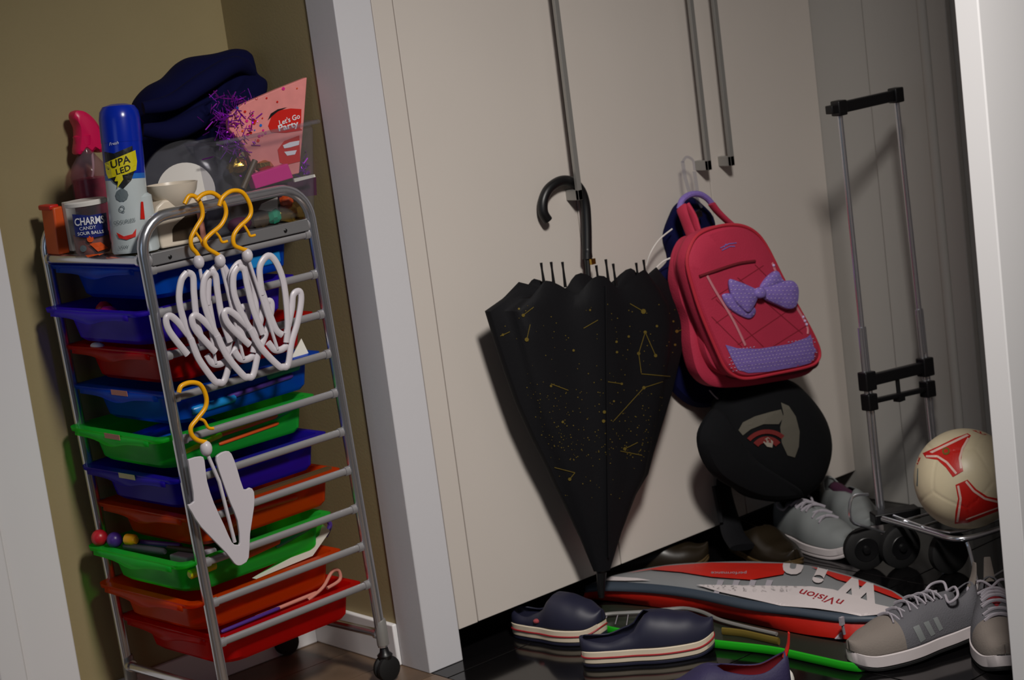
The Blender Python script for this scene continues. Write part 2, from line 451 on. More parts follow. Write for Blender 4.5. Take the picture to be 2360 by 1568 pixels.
for u in (0.05, CDP-0.07):
    g = G(); p = cw(u, -0.0075, 0.944); lathe(g, p, [(0.0035, 0), (0.0035, 0.002), (0.002, 0.003)], 10, (0, -1, 0)); obj('screw', g, M['black'], cart)
for u in (0, CDP):
    for v in (0, CWD):
        c = cw(u, v, 0.029)
        g = G(); lathe(g, c+V((0, -0.014, 0)), [(0.018, 0), (0.026, 0.003), (0.027, 0.010), (0.022, 0.014), (0.027, 0.018), (0.026, 0.025), (0.018, 0.028)], 24, (0, 1, 0))
        cst = obj('caster', g, M['rubber'], cart)
        g = G(); lathe(g, c+V((0, 0, 0.02)), [(0.014, 0), (0.016, 0.008), (0.010, 0.014), (0.007, 0.03), (0.0105, 0.034), (0.012, 0.042)], 18); obj('caster_stem', g, M['black'], cst)
        g = G(); lathe(g, c+V((0, 0, 0.05)), [(0.0125, 0), (0.0125, 0.05), (0.0105, 0.054)], 16); obj('post_sleeve', g, M['steel'], cart)

def rrect(u0, u1, v0, v1, r, z, n=5):
    out = []; b = min(r, 0.014)   # tight corners at the rear, wide ones at the front
    for cu, cv, a0, r in ((u1-b, v0+b, -90, b), (u1-b, v1-b, 0, b), (u0+r, v1-r, 90, r), (u0+r, v0+r, 180, r)):
        for k in range(n+1):
            a = math.radians(a0+90*k/n); out.append(cw(cu+r*math.cos(a), cv+r*math.sin(a), z))
    return out
def drawer(k, color, u0, sticker=None, yaw=0.0):
    z = 0.926-0.0795*k+0.008
    v0, v1 = 0.014, CWD-0.014; L = 0.352; u1 = u0+L; D = 0.067
    def tw(p):  # a drawer pulled askew turns about its rear
        c = cw(u1, CWD/2, z); d = p-c; a = yaw
        return c+V((d.x*math.cos(a)-d.y*math.sin(a), d.x*math.sin(a)+d.y*math.cos(a), d.z))
    def rr(*a, **q): return [tw(p) for p in rrect(*a, **q)]
    g = G()
    rings = [rr(u0-0.012, u1, v0-0.010, v1+0.010, 0.022, z-0.007), rr(u0-0.013, u1, v0-0.011, v1+0.011, 0.022, z),
             rr(u0+0.004, u1-0.012, v0+0.003, v1-0.003, 0.02, z), rr(u0+0.012, u1-0.020, v0+0.012, v1-0.020, 0.040, z-0.012),
             rr(u0+0.016, u1-0.030, v0+0.014, v1-0.030, 0.045, z-D+0.008), rr(u0+0.024, u1-0.036, v0+0.020, v1-0.036, 0.045, z-D)]
    loft(g, rings, 0, False, True)
    d = obj('drawer', g, DR[color], cart, solid=0.0018); d['label'] = color+' translucent drawer'
    # curved front apron with a finger pull
    g = G(); n = 14; top = []; bot = []
    for i in range(n+1):
        t = i/n; v = v0+0.02+(v1-v0-0.04)*t; dip = 0.010*math.exp(-((t-0.5)/0.16)**2)
        top.append(tw(cw(u0-0.012, v, z-0.001))); bot.append(tw(cw(u0-0.014-0.004*math.sin(math.pi*t), v, z-0.014-dip)))
    loft(g, [top, bot], 0, False, False, closed=False)
    obj('finger_pull', g, DR[color], d, solid=0.0018)
    if sticker:
        g = G(); ps = [tw(cw(u0-0.0135, v, z+dz_)) for v, dz_ in ((0.13, 0.001), (0.13, -0.009), (0.185, -0.009), (0.185, 0.001))]
        ps = [p+V((-0.0025, 0, 0)) for p in ps]
        ps2 = [p+V((0.0008, 0, 0)) for p in ps]; loft(g, [ps, ps2]); obj('sticker', g, sticker, d)
    return lambda u, v, h: tw(cw(u0+u, v0+v, z-D+0.004+h))
DW = [drawer(0, 'blue', 0.008), drawer(1, 'violet', -0.022), drawer(2, 'red', 0.008), drawer(3, 'blue', 0.008, M['flesh']),
      drawer(4, 'green', -0.018, M['flesh'], yaw=-0.03), drawer(5, 'indigo', -0.010, M['creamst']), drawer(6, 'orange', 0.009),
      drawer(7, 'green', -0.031), drawer(8, 'orange', -0.023), drawer(9, 'red', 0.012)]

# ------------------------------------------------------------------ things in the drawers
def single(name, label, cat_, g, mats, group=None, **k):
    c = sum(g.v, V((0, 0, 0)))/len(g.v); zmin = min(p.z for p in g.v)
    o = obj(name, g, mats, origin=(c.x, c.y, zmin), **k); return tag(o, label, cat_, group)
def blob(name, label, cat_, p, r, sc, mt, n=14, rot=0, group=None):
    g = G(); sphere(g, (0, 0, 0), r, n, sc)
    for q in g.v:
        q.z += 0.12*r*math.sin(q.x/r*3.1+q.y/r*2.3)
        x, y = q.x, q.y; q.x = x*math.cos(rot)-y*math.sin(rot); q.y = x*math.sin(rot)+y*math.cos(rot)
    g.v = [v+V(p) for v in g.v]
    return single(name, label, cat_, g, mt, group)
w1 = DW[1]
blob('toy_block', 'dark red toy lump at the back left of the violet drawer', 'toy', w1(0.05, 0.20, 0.045), 0.018, (1, 1.2, 1.2), M['redpl'])
blob('toy_block', 'bright pink toy lump in the middle of the violet drawer', 'toy', w1(0.03, 0.155, 0.045), 0.019, (1, 1.5, 0.9), M['magenta'])
blob('toy_block', 'green toy lump at the front rim of the violet drawer', 'toy', w1(0.028, 0.11, 0.045), 0.014, (1, 1.4, 0.8), M['teal'])
blob('toy_block', 'yellow toy lump right of the green one in the violet drawer', 'toy', w1(0.026, 0.08, 0.045), 0.011, (1, 1.3, 0.8), M['yellow'])
blob('toy_block', 'pale peach toy lump at the left of the violet drawer rim', 'toy', w1(0.024, 0.21, 0.046), 0.012, (0.8, 2.3, 0.8), M['flesh'])
g = G(); box(g, 0.10, 0.30, 0.02, 0.20, 0.004, 0.008, T=lambda p: DW[0](p.x, p.y, p.z)); single('plastic_sheet', 'cyan plastic sheet lying in the top blue drawer', 'sheet', g, M['cyan'])
g = G(); box(g, 0.20, 0.31, 0.01, 0.09, 0.010, 0.034, T=lambda p: DW[0](p.x, p.y, p.z)); single('plastic_box', 'pale blue box at the rear of the top blue drawer', 'box', g, M['cyan'], bevel=0.004)
p = DW[2](0.0, 0.215, 0.064); g = G(); sphere(g, p, 0.02, 16, (0.5, 1.1, 0.35)); single('plastic_tag', 'white oval tag on the front lip of the upper red drawer', 'tag', g, M['white_pl'])
w3 = DW[3]
g = G(); loft(g, [[w3(0.275, 0.004, 0.05), w3(0.335, 0.004, 0.052), w3(0.332, 0.02, 0.092)], [w3(0.275, 0.0055, 0.05), w3(0.335, 0.0055, 0.052), w3(0.332, 0.0215, 0.092)]])
single('paper_card', 'white paper corner sticking up at the rear of the second blue drawer', 'paper', g, M['paper'])
def rod(name, label, cat_, a, b, r, mt, group=None, flat=1.0):
    g = G(); a, b = V(a), V(b); d = (b-a); tube(g, [a, a+d*0.04, a+d*0.5, b-d*0.04, b], [r*0.7, r, r, r, r*0.7], 12, flat=flat, up=(0, 0, 1)); return single(name, label, cat_, g, mt, group)
rod('marker_pen', 'thick light blue marker in the second blue drawer', 'pen', w3(0.05, 0.016, 0.016), w3(0.15, 0.014, 0.018), 0.009, M['cyan'])
rod('marker_pen', 'teal green marker at the rear of the second blue drawer', 'pen', w3(0.23, 0.018, 0.040), w3(0.31, 0.016, 0.044), 0.010, M['teal'])
rod('marker_pen', 'dull purple pen low in the second blue drawer', 'pen', w3(0.13, 0.014, 0.022), w3(0.29, 0.014, 0.028), 0.006, M['violet'])
rod('plastic_tube', 'dark teal tube at the middle of the second blue drawer', 'tube', w3(0.05, 0.03, 0.04), w3(0.17, 0.03, 0.045), 0.011, M['tealblue'])
w4 = DW[4]
rod('crayon', 'orange crayon, upper of two in the pulled-out green drawer', 'crayon', w4(0.11, 0.016, 0.034), w4(0.27, 0.014, 0.040), 0.006, M['orange'])
rod('crayon', 'thin orange crayon, lower of two in the pulled-out green drawer', 'crayon', w4(0.13, 0.014, 0.018), w4(0.27, 0.014, 0.024), 0.0045, M['orange'])
rod('crayon', 'yellow green crayon at the front side of the pulled-out green drawer', 'crayon', w4(0.05, 0.016, 0.022), w4(0.14, 0.014, 0.035), 0.006, M['yellowp'])
rod('crayon', 'teal crayon at the rear of the pulled-out green drawer', 'crayon', w4(0.26, 0.016, 0.034), w4(0.32, 0.016, 0.045), 0.005, M['teal'])
for i, (v, r) in enumerate(((0.06, 0.011), (0.09, 0.012), (0.12, 0.010), (0.15, 0.011))):
    rod('blue_stick', ['blue stick nearest the front right corner of the pulled-out green drawer', 'second blue stick from the right in the pulled-out green drawer', 'third blue stick from the right in the pulled-out green drawer', 'leftmost blue stick in the pulled-out green drawer'][i], 'toy', w4(0.03, v, 0.042), w4(0.16, v+0.004*i, 0.048), r, M['tealblue'], 'blue sticks in the green drawer')
g = G(); box(g, 0.14, 0.27, 0.016, 0.07, 0.012, 0.03, T=lambda p: DW[5](p.x, p.y, p.z)); single('plastic_box', 'violet box lying in the indigo drawer', 'box', g, M['violet'], bevel=0.005)
g = G(); box(g, 0.02, 0.34, 0.006, 0.02, 0.062, 0.068, T=lambda p: DW[6](p.x, p.y, p.z)); single('folded_card', 'dull brown card along the edge of the upper orange drawer', 'card', g, M['brownsole'])
rod('glue_stick', 'light orange stick in the upper orange drawer', 'stick', DW[6](0.06, 0.014, 0.018), DW[6](0.13, 0.014, 0.03), 0.009, M['orange'])
rod('glue_stick', 'orange pencil in the middle of the upper orange drawer', 'pencil', DW[6](0.12, 0.014, 0.035), DW[6](0.25, 0.014, 0.03), 0.005, M['orange'])
w7 = DW[7]
g = G(); sphere(g, w7(0.004, 0.285, 0.079), 0.0165, 20); single('toy_ball', 'small red ball on the left corner of the lower green drawer', 'ball', g, M['redpl'])
g = G(); sphere(g, w7(0.014, 0.248, 0.076), 0.0155, 20); single('toy_ball', 'small violet ball right of the red ball', 'ball', g, M['violet'])
g = G(); a = w7(0.02, 0.215, 0.080); lathe(g, a, [(0.008, 0), (0.011, 0.003), (0.011, 0.022), (0.007, 0.028)], 16, (0.25, -1, -0.02)); single('bottle_cap', 'yellow cap right of the violet ball', 'cap', g, M['yellow'])
rod('pen', 'violet pen lying behind the rim of the lower green drawer', 'pen', w7(0.035, 0.21, 0.070), w7(0.06, 0.09, 0.069), 0.0065, M['violet'])
rod('pen', 'clear plastic pen lying in front of the violet pen', 'pen', w7(0.016, 0.22, 0.066), w7(0.03, 0.10, 0.066), 0.007, M['cleardk'])
rod('pen', 'brown pen at the right of the lower green drawer', 'pen', w7(0.05, 0.12, 0.066), w7(0.06, 0.03, 0.066), 0.0055, M['darkbrown'])
g = G(); box(g, 0.03, 0.10, 0.03, 0.09, 0.040, 0.062, T=lambda p: w7(p.x, p.y, p.z)); single('eraser_box', 'grey mauve box in the right corner of the lower green drawer', 'box', g, M['lace'], bevel=0.004)
rod('crayon', 'fat orange crayon seen through the lower green drawer', 'crayon', w7(0.14, 0.015, 0.034), w7(0.23, 0.013, 0.042), 0.010, M['orange'])
rod('crayon', 'yellow crayon at the front of the lower green drawer', 'crayon', w7(0.02, 0.016, 0.034), w7(0.08, 0.016, 0.036), 0.009, M['yellowp'])
rod('crayon', 'teal crayon at the rear of the lower green drawer', 'crayon', w7(0.22, 0.015, 0.030), w7(0.31, 0.015, 0.044), 0.007, M['teal'])
w8 = DW[8]
g = G()
loft(g, [[w8(0.16, y, 0.058), w8(0.30, y, 0.062), w8(0.352, y, 0.098), w8(0.336, y, 0.118), w8(0.325, y, 0.098), w8(0.29, y, 0.082)] for y in (0.02, 0.034)])
single('paper_roll', 'curved white paper standing at the rear of the lower orange drawer', 'paper', g, M['paper'])
g = G(); tube(g, cat([w8(0.35, 0.036, 0.085), w8(0.366, 0.036, 0.105), w8(0.356, 0.036, 0.125)], 5), 0.005, 8); single('plastic_band', 'violet band behind the white paper of the lower orange drawer', 'band', g, M['violet'])
w9 = DW[9]
g = G(); tube(g, cat([w9(0.23, 0.012, 0.062), w9(0.27, 0.012, 0.075), w9(0.30, 0.014, 0.098), w9(0.318, 0.016, 0.094), w9(0.315, 0.014, 0.076), w9(0.28, 0.012, 0.070)], 6), 0.0035, 8)
single('scissor_handle', 'pale pink loop handle at the rear of the bottom red drawer', 'scissors', g, M['flesh'])
for i, (u0, u1, mt, lb) in enumerate(((0.02, 0.16, 'violet', 'thin violet strip along the edge of the bottom red drawer'), (0.10, 0.26, 'flesh', 'thin salmon strip along the edge of the bottom red drawer'))):
    rod('plastic_strip', lb, 'strip', w9(u0, 0.012+0.004*i, 0.066), w9(u1, 0.012+0.004*i, 0.068), 0.004, M[mt])

# ------------------------------------------------------------------ coat-hanger like hangers on the cart
def hooktube(g, pts, Y, r):
    P = [on_y(a, b, Y) for a, b in pts]; tube(g, cat(P, 6), r, 12); return g
HOOK = [(505, 475), (513, 455), (535, 440), (560, 445), (577, 475), (575, 500), (550, 525), (538, 545), (540, 565), (555, 573), (568, 577)]
BARB = [(552, 517), (562, 520), (572, 535), (577, 544), (588, 542)]
FIN = [  # finger loops in photo pixels for the rightmost hanger
    [(604, 680), (598, 625), (606, 600), (622, 590), (640, 612), (655, 660), (663, 740), (660, 790)],
    [(660, 770), (672, 715), (676, 680), (690, 672), (694, 692), (686, 742), (672, 790), (664, 840), (652, 846), (640, 842), (600, 800), (577, 758)],
    [(604, 672), (620, 720), (636, 760), (650, 772)],
    [(548, 616), (538, 636), (540, 680), (560, 730), (584, 772), (600, 800)],
    [(548, 616), (562, 622), (570, 660), (584, 715), (606, 770)],
    [(577, 758), (545, 728), (525, 716), (517, 726), (530, 752), (575, 795)],
    [(618, 790), (632, 806), (648, 806), (662, 796)],
]
def aff(pts, src, dst):
    (a, b), (c, d) = src, dst
    va = complex(b[0]-a[0], b[1]-a[1]); vb = complex(d[0]-c[0], d[1]-c[1]); q = vb/va
    out = []
    for p in pts:
        z = complex(p[0]-a[0], p[1]-a[1])*q; out.append((c[0]+z.real, c[1]+z.imag))
    return out
def hanger(dst, Y, label, hook=None, barb=None, extra=0):
    src = ((570, 585), (648, 845)); base = on_y(dst[1][0], dst[1][1], Y)
    h = thing('hanger', label, 'hanger', base, 'yellow-hooked white hangers on the cart')
    g = G(); hooktube(g, hook or aff(HOOK, src, dst), Y, 0.0042); hooktube(g, barb or aff(BARB, src, dst), Y, 0.0026)
    obj('hook', g, M['yellow'], h)
    c = on_y(dst[0][0], dst[0][1]+4, Y); g = G(); sphere(g, c, 0.0105, 16, (1, 1, 1.25)); obj('swivel', g, M['hang'], h)
    g = G()
    e = aff([(640, 806)], src, dst)[0]; tube(g, [c, on_y(e[0], e[1], Y)], 0.0032, 8)
    for k, f in enumerate(FIN):
        P = [on_y(a, b, Y+0.0006*k) for a, b in aff(f, src, dst)]; tube(g, cat(P, 5), 0.0044, 10, flat=1.5, up=(0, 1, 0))
    obj('body', g, M['hang'], h); return h
hanger(((458, 600), (500, 880)), 3.046, 'leftmost of the three white looped hangers on the cart top tube',
       hook=[(425, 470), (436, 452), (452, 455), (464, 475), (466, 500), (452, 525), (440, 550), (442, 570), (452, 582), (458, 592)],
       barb=[(450, 535), (462, 552), (468, 566), (478, 566)])
hanger(((507, 597), (567, 868)), 3.034, 'middle one of the three white looped hangers on the cart top tube',
       hook=[(452, 462), (468, 448), (490, 445), (512, 462), (521, 490), (510, 518), (485, 540), (472, 556), (478, 572), (495, 583), (507, 590)],
       barb=[(492, 530), (505, 545), (512, 558), (524, 556)])
hanger(((570, 585), (648, 845)), 3.022, 'rightmost of the three white looped hangers on the cart top tube')
# the lone solid hanger lower down
Y4 = 3.040
h4 = thing('hanger', 'single solid white hanger on the fourth rail of the cart', 'hanger', on_y(548, 1300, Y4))
g = G(); hooktube(g, [(412, 905), (418, 890), (440, 882), (462, 888), (475, 915), (473, 940), (455, 965), (440, 985), (442, 1003), (455, 1015), (475, 1020)], Y4, 0.0045)
hooktube(g, [(455, 965), (470, 970), (480, 986), (492, 988)], Y4, 0.003); obj('hook', g, M['yellow'], h4)
g = G(); sphere(g, on_y(475, 1034, Y4), 0.0115, 16, (1, 1, 1.3)); obj('swivel', g, M['hang'], h4)
out4 = [(433, 1066), (436, 1058), (462, 1052), (470, 1062), (476, 1110), (492, 1160), (515, 1210), (533, 1250), (545, 1256), (552, 1250), (546, 1200), (530, 1160), (512, 1110), (497, 1062), (502, 1048), (520, 1040), (532, 1046), (545, 1080), (560, 1128), (574, 1124), (584, 1134), (584, 1170), (575, 1230), (572, 1285), (560, 1300), (548, 1304), (538, 1298), (520, 1275), (462, 1215), (440, 1180), (432, 1164), (446, 1156), (440, 1110)]
g = G(); slab(g, px_outline(out4, Y4, 2), Y4-0.003, Y4+0.003); obj('body', g, M['hang'], h4, bevel=0.0012)
g = G(); tube(g, [on_y(477, 1045, Y4), on_y(505, 1110, Y4-0.002), on_y(541, 1250, Y4-0.002)], 0.0036, 8); obj('stem', g, M['hang'], h4)

# ------------------------------------------------------------------ things on the cart top
ZT = 0.9552
def ground(px, py, z=ZT): return on_z(px, py, z)
def up_bottle(c, prof, axis, n=32): g = G(); lathe(g, c, prof, n, axis); return g
# aerosol can
c = ground(306, 583); top = on_y(272, 240, c.y+0.012); ax = (top-c).normalized(); Lc = (top-c).length; r = 0.0365
can = thing('spray_can', 'blue-capped white aerosol can with a black and yellow shield label', 'can', c)
gb = up_bottle(c, [(r*0.93, 0), (r, 0.004), (r, Lc*0.60), (r*0.98, Lc*0.64)], ax); obj('body', gb, M['canw'], can)
g = up_bottle(c, [(r*1.012, Lc*0.53), (r*1.02, Lc*0.70), (r*1.01, Lc*0.76)], ax); obj('blue_band', g, M['bluecap'], can); g = up_bottle(c, [(r*1.008, Lc*0.495), (r*1.01, Lc*0.531)], ax); obj('pale_band', g, M['canblue'], can)
gc = up_bottle(c, [(r*1.03, Lc*0.745), (r*1.03, Lc*0.90), (r*0.97, Lc*0.95), (r*0.80, Lc*0.985), (r*0.4, Lc), (0.001, Lc*1.003)], ax); obj('cap', gc, M['bluecap'], can)
bv = G(); lathe(bv, c, [(r*1.025, 0), (r*1.025, Lc)], 48, ax); bv = bv.bvh()
g = G()
decal(g, bv, [(240, 350), (262, 354), (305, 336), (311, 392), (303, 415), (283, 436), (262, 420), (246, 400)], 0)
decal(g, bv, [(241, 376), (312, 346), (316, 372), (314, 392), (290, 402), (270, 406), (250, 412), (245, 400)], 1, off=0.0025)
decal(g, bv, [(269, 402), (281, 400), (278, 412), (284, 414), (270, 434), (272, 418), (264, 418)], 1, off=0.0032)
text_on(g, bv, 'UPA', (277, 374), (24, -8), (-4, -24), 0, 0.01, off=0.0036)
text_on(g, bv, 'LED', (284, 392), (20, -7), (-4, -19), 0, 0.01, off=0.0036)
decal(g, bv, disc_poly((281, 450), 15), 2, off=0.001)
text_on(g, bv, 'Q', (281, 482), (18, -4), (-3, -20), 2, 0.0)
text_on(g, bv, 'ODOURLESS', (287, 511), (9, -1.5), (-2, -12), 2, 0.0)
decal(g, bv, [(268, 536), (285, 545), (305, 540), (314, 527), (313, 545), (292, 553), (274, 549)], 3)
decal(g, bv, [(325, 465), (330, 465), (334, 505), (324, 505)], 3)
text_on(g, bv, 'LOW', (285, 570), (10, -1), (-2, -10), 2)
text_on(g, bv, 'Fresh', (262, 331), (10, -2), (-2, -10), 4, shear=0.3)
obj('print', g, [M['blackp'], M['yellowp'], M['greyp'], M['redp'], M['whitep']], can, smooth=0)
# candy tub
c = ground(218, 588); r = 0.036; ax = V((0, 0, 1)); hT = 0.098
tub = thing('candy_tub', 'clear candy tub with white rim and navy label in front of the spray bottle', 'tub', c)
gt = up_bottle(c, [(r*0.95, 0), (r, 0.004), (r*1.02, hT*0.5), (r*1.04, hT)], ax); obj('body', gt, M['clear'], tub)
g = up_bottle(c, [(r*0.8, 0.004), (r*0.9, 0.01), (r*0.92, hT*0.42), (r*0.5, hT*0.46)], ax); obj('candy_fill', g, M['candymix'], tub)
g = up_bottle(c, [(r*1.05, hT-0.004), (r*1.10, hT-0.003), (r*1.10, hT+0.003), (r*1.0, hT+0.006), (r*0.9, hT+0.005)], ax); obj('rim', g, M['white_pl'], tub)
bv = G(); lathe(bv, c, [(r*1.045, 0), (r*1.05, hT+0.01)], 48, ax); bv = bv.bvh()
g = G(); decal(g, bv, [(166, 494), (205, 497), (245, 490), (250, 541), (212, 549), (174, 546)], 0)
text_on(g, bv, 'CHARMS', (206, 510), (17.5, -2), (-3, -24), 1, 0.02, off=0.003)
text_on(g, bv, 'CANDY', (202, 526), (11, -1.5), (-2, -11), 1, off=0.003)
text_on(g, bv, 'SOUR BALLS', (209, 537), (11, -1.2), (-2, -10), 1, 0.01, off=0.003)
decal(g, bv, disc_poly((208, 551), 8), 2); decal(g, bv, [(206, 562), (232, 558), (250, 572), (226, 580)], 2); decal(g, bv, disc_poly((192, 573), 8), 3); decal(g, bv, [(182, 590), (240, 584), (243, 592), (190, 597)], 2)
obj('label_print', g, [M['labelblue'], M['whitep'], M['orange'], M['greyp']], tub, smooth=0)
# spray bottle behind the tub
c = ground(232, 560); sb = thing('spray_bottle', 'clear spray bottle with a pink trigger head behind the candy tub', 'bottle', c)
r = 0.036
g = up_bottle(c, [(r*0.95, 0), (r, 0.005), (r, 0.135), (r*0.85, 0.155), (r*0.45, 0.175), (r*0.40, 0.195)], ax); obj('body', g, M['water'], sb)
g = up_bottle(c, [(r*0.85, 0.004), (r*0.93, 0.008), (r*0.93, 0.128), (r*0.4, 0.13)], ax); obj('pink_fill', g, M['candyp'], sb)
yb = c.y
g = G(); lathe(g, c+V((0, 0, 0.193)), [(0.018, 0), (0.019, 0.018), (0.014, 0.021)], 20); obj('collar', g, M['pinktrig'], sb)
out = [(172, 352), (175, 320), (173, 290), (164, 270), (168, 256), (185, 255), (205, 268), (222, 290), (232, 318), (230, 352), (214, 345), (205, 355), (190, 345), (180, 357)]
g = G(); ol = px_outline(out, yb, 3); pillow(g, ol, 0, [(yb+0.017, 0.8), (yb+0.012, 0.97), (yb, 1.0), (yb-0.012, 0.97), (yb-0.017, 0.8)]); obj('trigger_head', g, M['pinktrig'], sb)
g = G(); tube(g, cat([on_y(212, 350, yb), on_y(214, 400, yb), on_y(196, 470, yb), on_y(178, 530, yb)], 5), 0.0025, 8); obj('dip_tube', g, M['white_pl'], sb)
# orange packet and white card at the left rear
c0 = ground(150, 588); g = G(); obox(g, c0+V((0.012, 0.045, 0.045)), (0.012, 0, 0.0), (0, 0.025, 0), (0.002, 0, 0.045)); obox(g, c0+V((0.008, 0.05, 0.09)), (0.01, 0, 0), (0, 0.024, 0), (0, 0, 0.005), 1)
single('orange_packet', 'orange and red packet behind the left end of the cart rim', 'packet', g, [M['orange'], M['redp']], bevel=0.003)
g = G(); obox(g, c0+V((0.03, 0.012, 0.05)), (0.010, 0, 0), (0, 0.008, 0), (0, 0, 0.047)); single('white_carton', 'slim white carton between the orange packet and the candy tub', 'carton', g, M['paper'], bevel=0.002)
g = G(); box(g, 0.012, 0.07, 0.06, 0.26, 0.9512, 0.953, T=lambda p: cw(p.x, p.y, p.z)); single('yellow_sheet', 'yellow paper sheet lying under the aerosol can', 'sheet', g, M['creamst'])
# frosted jar right of can
c = ground(342, 577); g = up_bottle(c, [(0.02, 0), (0.022, 0.004), (0.022, 0.10), (0.016, 0.105), (0.002, 0.105)], ax, 20); single('frosted_jar', 'pale green jar between the aerosol can and the white box', 'jar', g, M['canw'])
# white box with dark cut-out
yb = 3.125
wb = thing('white_box', 'white box with a slanted dark opening under the cream bowl', 'box', on_y(400, 570, yb))
g = G(); slab(g, px_outline([(357, 500), (362, 477), (378, 462), (440, 452), (468, 448), (472, 530), (470, 556), (374, 574)], yb, smooth=False), yb, yb+0.05); obj('shell', g, M['cream'], wb, bevel=0.004)
g = G(); slab(g, px_outline([(397, 530), (398, 557), (436, 551), (465, 540), (466, 480), (430, 495), (402, 521)], yb, smooth=False), yb-0.0015, yb+0.002); obj('opening', g, M['darkbrown'], wb)
# cream bowl on it
cb = on_y(402, 472, 3.15); g = G(); lathe(g, cb-V((0, 0, 0.006)), [(0.020, 0), (0.028, 0.004), (0.044, 0.03), (0.048, 0.046), (0.045, 0.046), (0.04, 0.03), (0.02, 0.008), (0.001, 0.007)], 32, (0.03, 0.0, 1))
single('bowl', 'small cream bowl resting on the white box', 'bowl', g, M['cream'])
# clear round case with white disc
yd = 3.235; cc = on_y(433, 425, yd); nrm = (CAM-cc).normalized(); nrm = (nrm+V((0, 0, 0.12))).normalized()
dc = thing('disc_case', 'round clear plastic case holding a white disc, standing behind the bowl', 'case', cc-V((0, 0, 0.09)))
g = G(); lathe(g, cc-nrm*0.018, [(0.088, 0), (0.0895, 0.006), (0.084, 0.026), (0.070, 0.036), (0.04, 0.041), (0.001, 0.042)], 48, nrm); obj('clear_cover', g, M['clear'], dc)
g = G(); cdc = cc+nrm*0.027+V((-0.006, 0, -0.016))
lathe(g, cdc, [(0.009, 0), (0.055, 0), (0.055, 0.003), (0.009, 0.003), (0.009, 0)], 40, nrm, caps=False); obj('white_disc', g, M['white_pl'], dc)
g = G(); lathe(g, cdc-nrm*0.001, [(0.0, 0), (0.009, 0.0005), (0.006, 0.010), (0.001, 0.011)], 20, nrm); obj('hub', g, M['violet'], dc)
g = G(); lathe(g, cc-nrm*0.022, [(0.02, 0), (0.086, 0.001), (0.086, 0.004), (0.02, 0.004)], 40, nrm, caps=True); obj('dark_back', g, M['cleardk'], dc)
# small items along the right of the shelf
p = ground(470, 553, ZT); g = up_bottle(p, [(0.005, 0), (0.0055, 0.002), (0.0055, 0.058), (0.003, 0.062)], ax, 14); single('lip_balm', 'thin pale pink stick right of the white box', 'stick', g, M['flesh'])
p = ground(505, 545, ZT)+V((0, 0.01, 0)); g = G(); obox(g, p+V((0, 0, 0.026)), (0.026, 0.004, 0), (-0.002, 0.016, 0), (0, 0, 0.026)); single('clear_packet', 'crumpled clear packet behind the hanger hooks', 'packet', g, M['cleardk'], bevel=0.006)
p = ground(560, 535, ZT)+V((0, 0.01, 0)); g = G(); sphere(g, p+V((0, 0, 0.014)), 0.014, 16, (2.0, 1, 1)); single('wine_wrapper', 'wine red wrapped sweet behind the right hanger hook', 'sweet', g, M['plum'])
# clear party tub with its contents
yt = 3.125
def cuboid_px(fp, y0, y1): return px_outline(fp, y0, smooth=False)
pt = thing('party_tub', 'large clear plastic tub full of party goods at the rear of the cart', 'tub', on_y(630, 520, yt))
g = G(); ol = [(x, max(z, ZT+0.001)) for x, z in px_outline([(527, 545), (503, 328), (727, 284), (734, 520)], yt, smooth=False)]
rings = [[V((x, y, z)) for x, z in ol] for y in (yt+0.10, yt)]; loft(g, rings, 0)
obj('tub_wall', g, M['clear'], pt, bevel=0.012)
g = G(); rim = px_outline([(497, 332), (733, 280)], yt-0.004, smooth=False)
a, b = rim[0], rim[1]
tube(g, [V((a[0], yt-0.006, a[1])), V((b[0], yt-0.006, b[1])), V((b[0], yt+0.106, b[1])), V((a[0], yt+0.106, a[1]))], 0.004, 8, closed=True); obj('rim', g, M['clear'], pt)
yp = yt+0.035
pb = thing('party_bag', 'pink spotted paper party bag with red oval lettering poking out of the clear tub', 'bag', on_y(640, 420, yp))
g = G(); ol = px_outline([(527, 268), (560, 240), (640, 205), (708, 178), (700, 290), (690, 400), (600, 420), (560, 330), (530, 300)], yp, smooth=False)
loft(g, [[V((x, yp+0.014, z)) for x, z in ol], [V((x, yp, z)) for x, z in ol]]); gpb = g; obj('bag_sheet', g, M['pinkpaper'], pb, bevel=0.002)
bv = gpb.bvh(); g = G()
decal(g, bv, [(618, 290), (626, 268), (645, 254), (670, 250), (703, 252), (702, 292), (697, 300), (660, 306), (625, 305)], 0)
decal(g, bv, [(617, 277), (624, 262), (640, 252), (662, 247), (640, 257), (627, 268)], 1, off=0.0022)
text_on(g, bv, "Let's Go", (667, 276), (14, -5), (-3.5, -16), 2, 0.015, off=0.0028)
text_on(g, bv, 'Party', (664, 291), (22, -6), (-4, -19), 2, 0.02, off=0.0028)
decal(g, bv, [(640, 345), (655, 325), (690, 312), (692, 372), (660, 380), (645, 375)], 0)
decal(g, bv, [(652, 335), (668, 328), (690, 324), (689, 334), (668, 340), (655, 342)], 2, off=0.0026); decal(g, bv, [(655, 350), (684, 346), (680, 356), (662, 359)], 2, off=0.0026)
random.seed(3)
for q in range(46):
    x, y = random.uniform(545, 704), random.uniform(190, 330)
    if x > 612 and y > 248: continue
    decal(g, bv, disc_poly((x, y), random.uniform(1.6, 4), 7), random.choice([3, 4, 0, 0, 5]), off=0.0018)
obj('print', g, [M['redp'], M['blackp'], M['whitep'], M['canblue'], M['orange'], M['magenta']], pb, smooth=0)['kind'] = 'stuff'
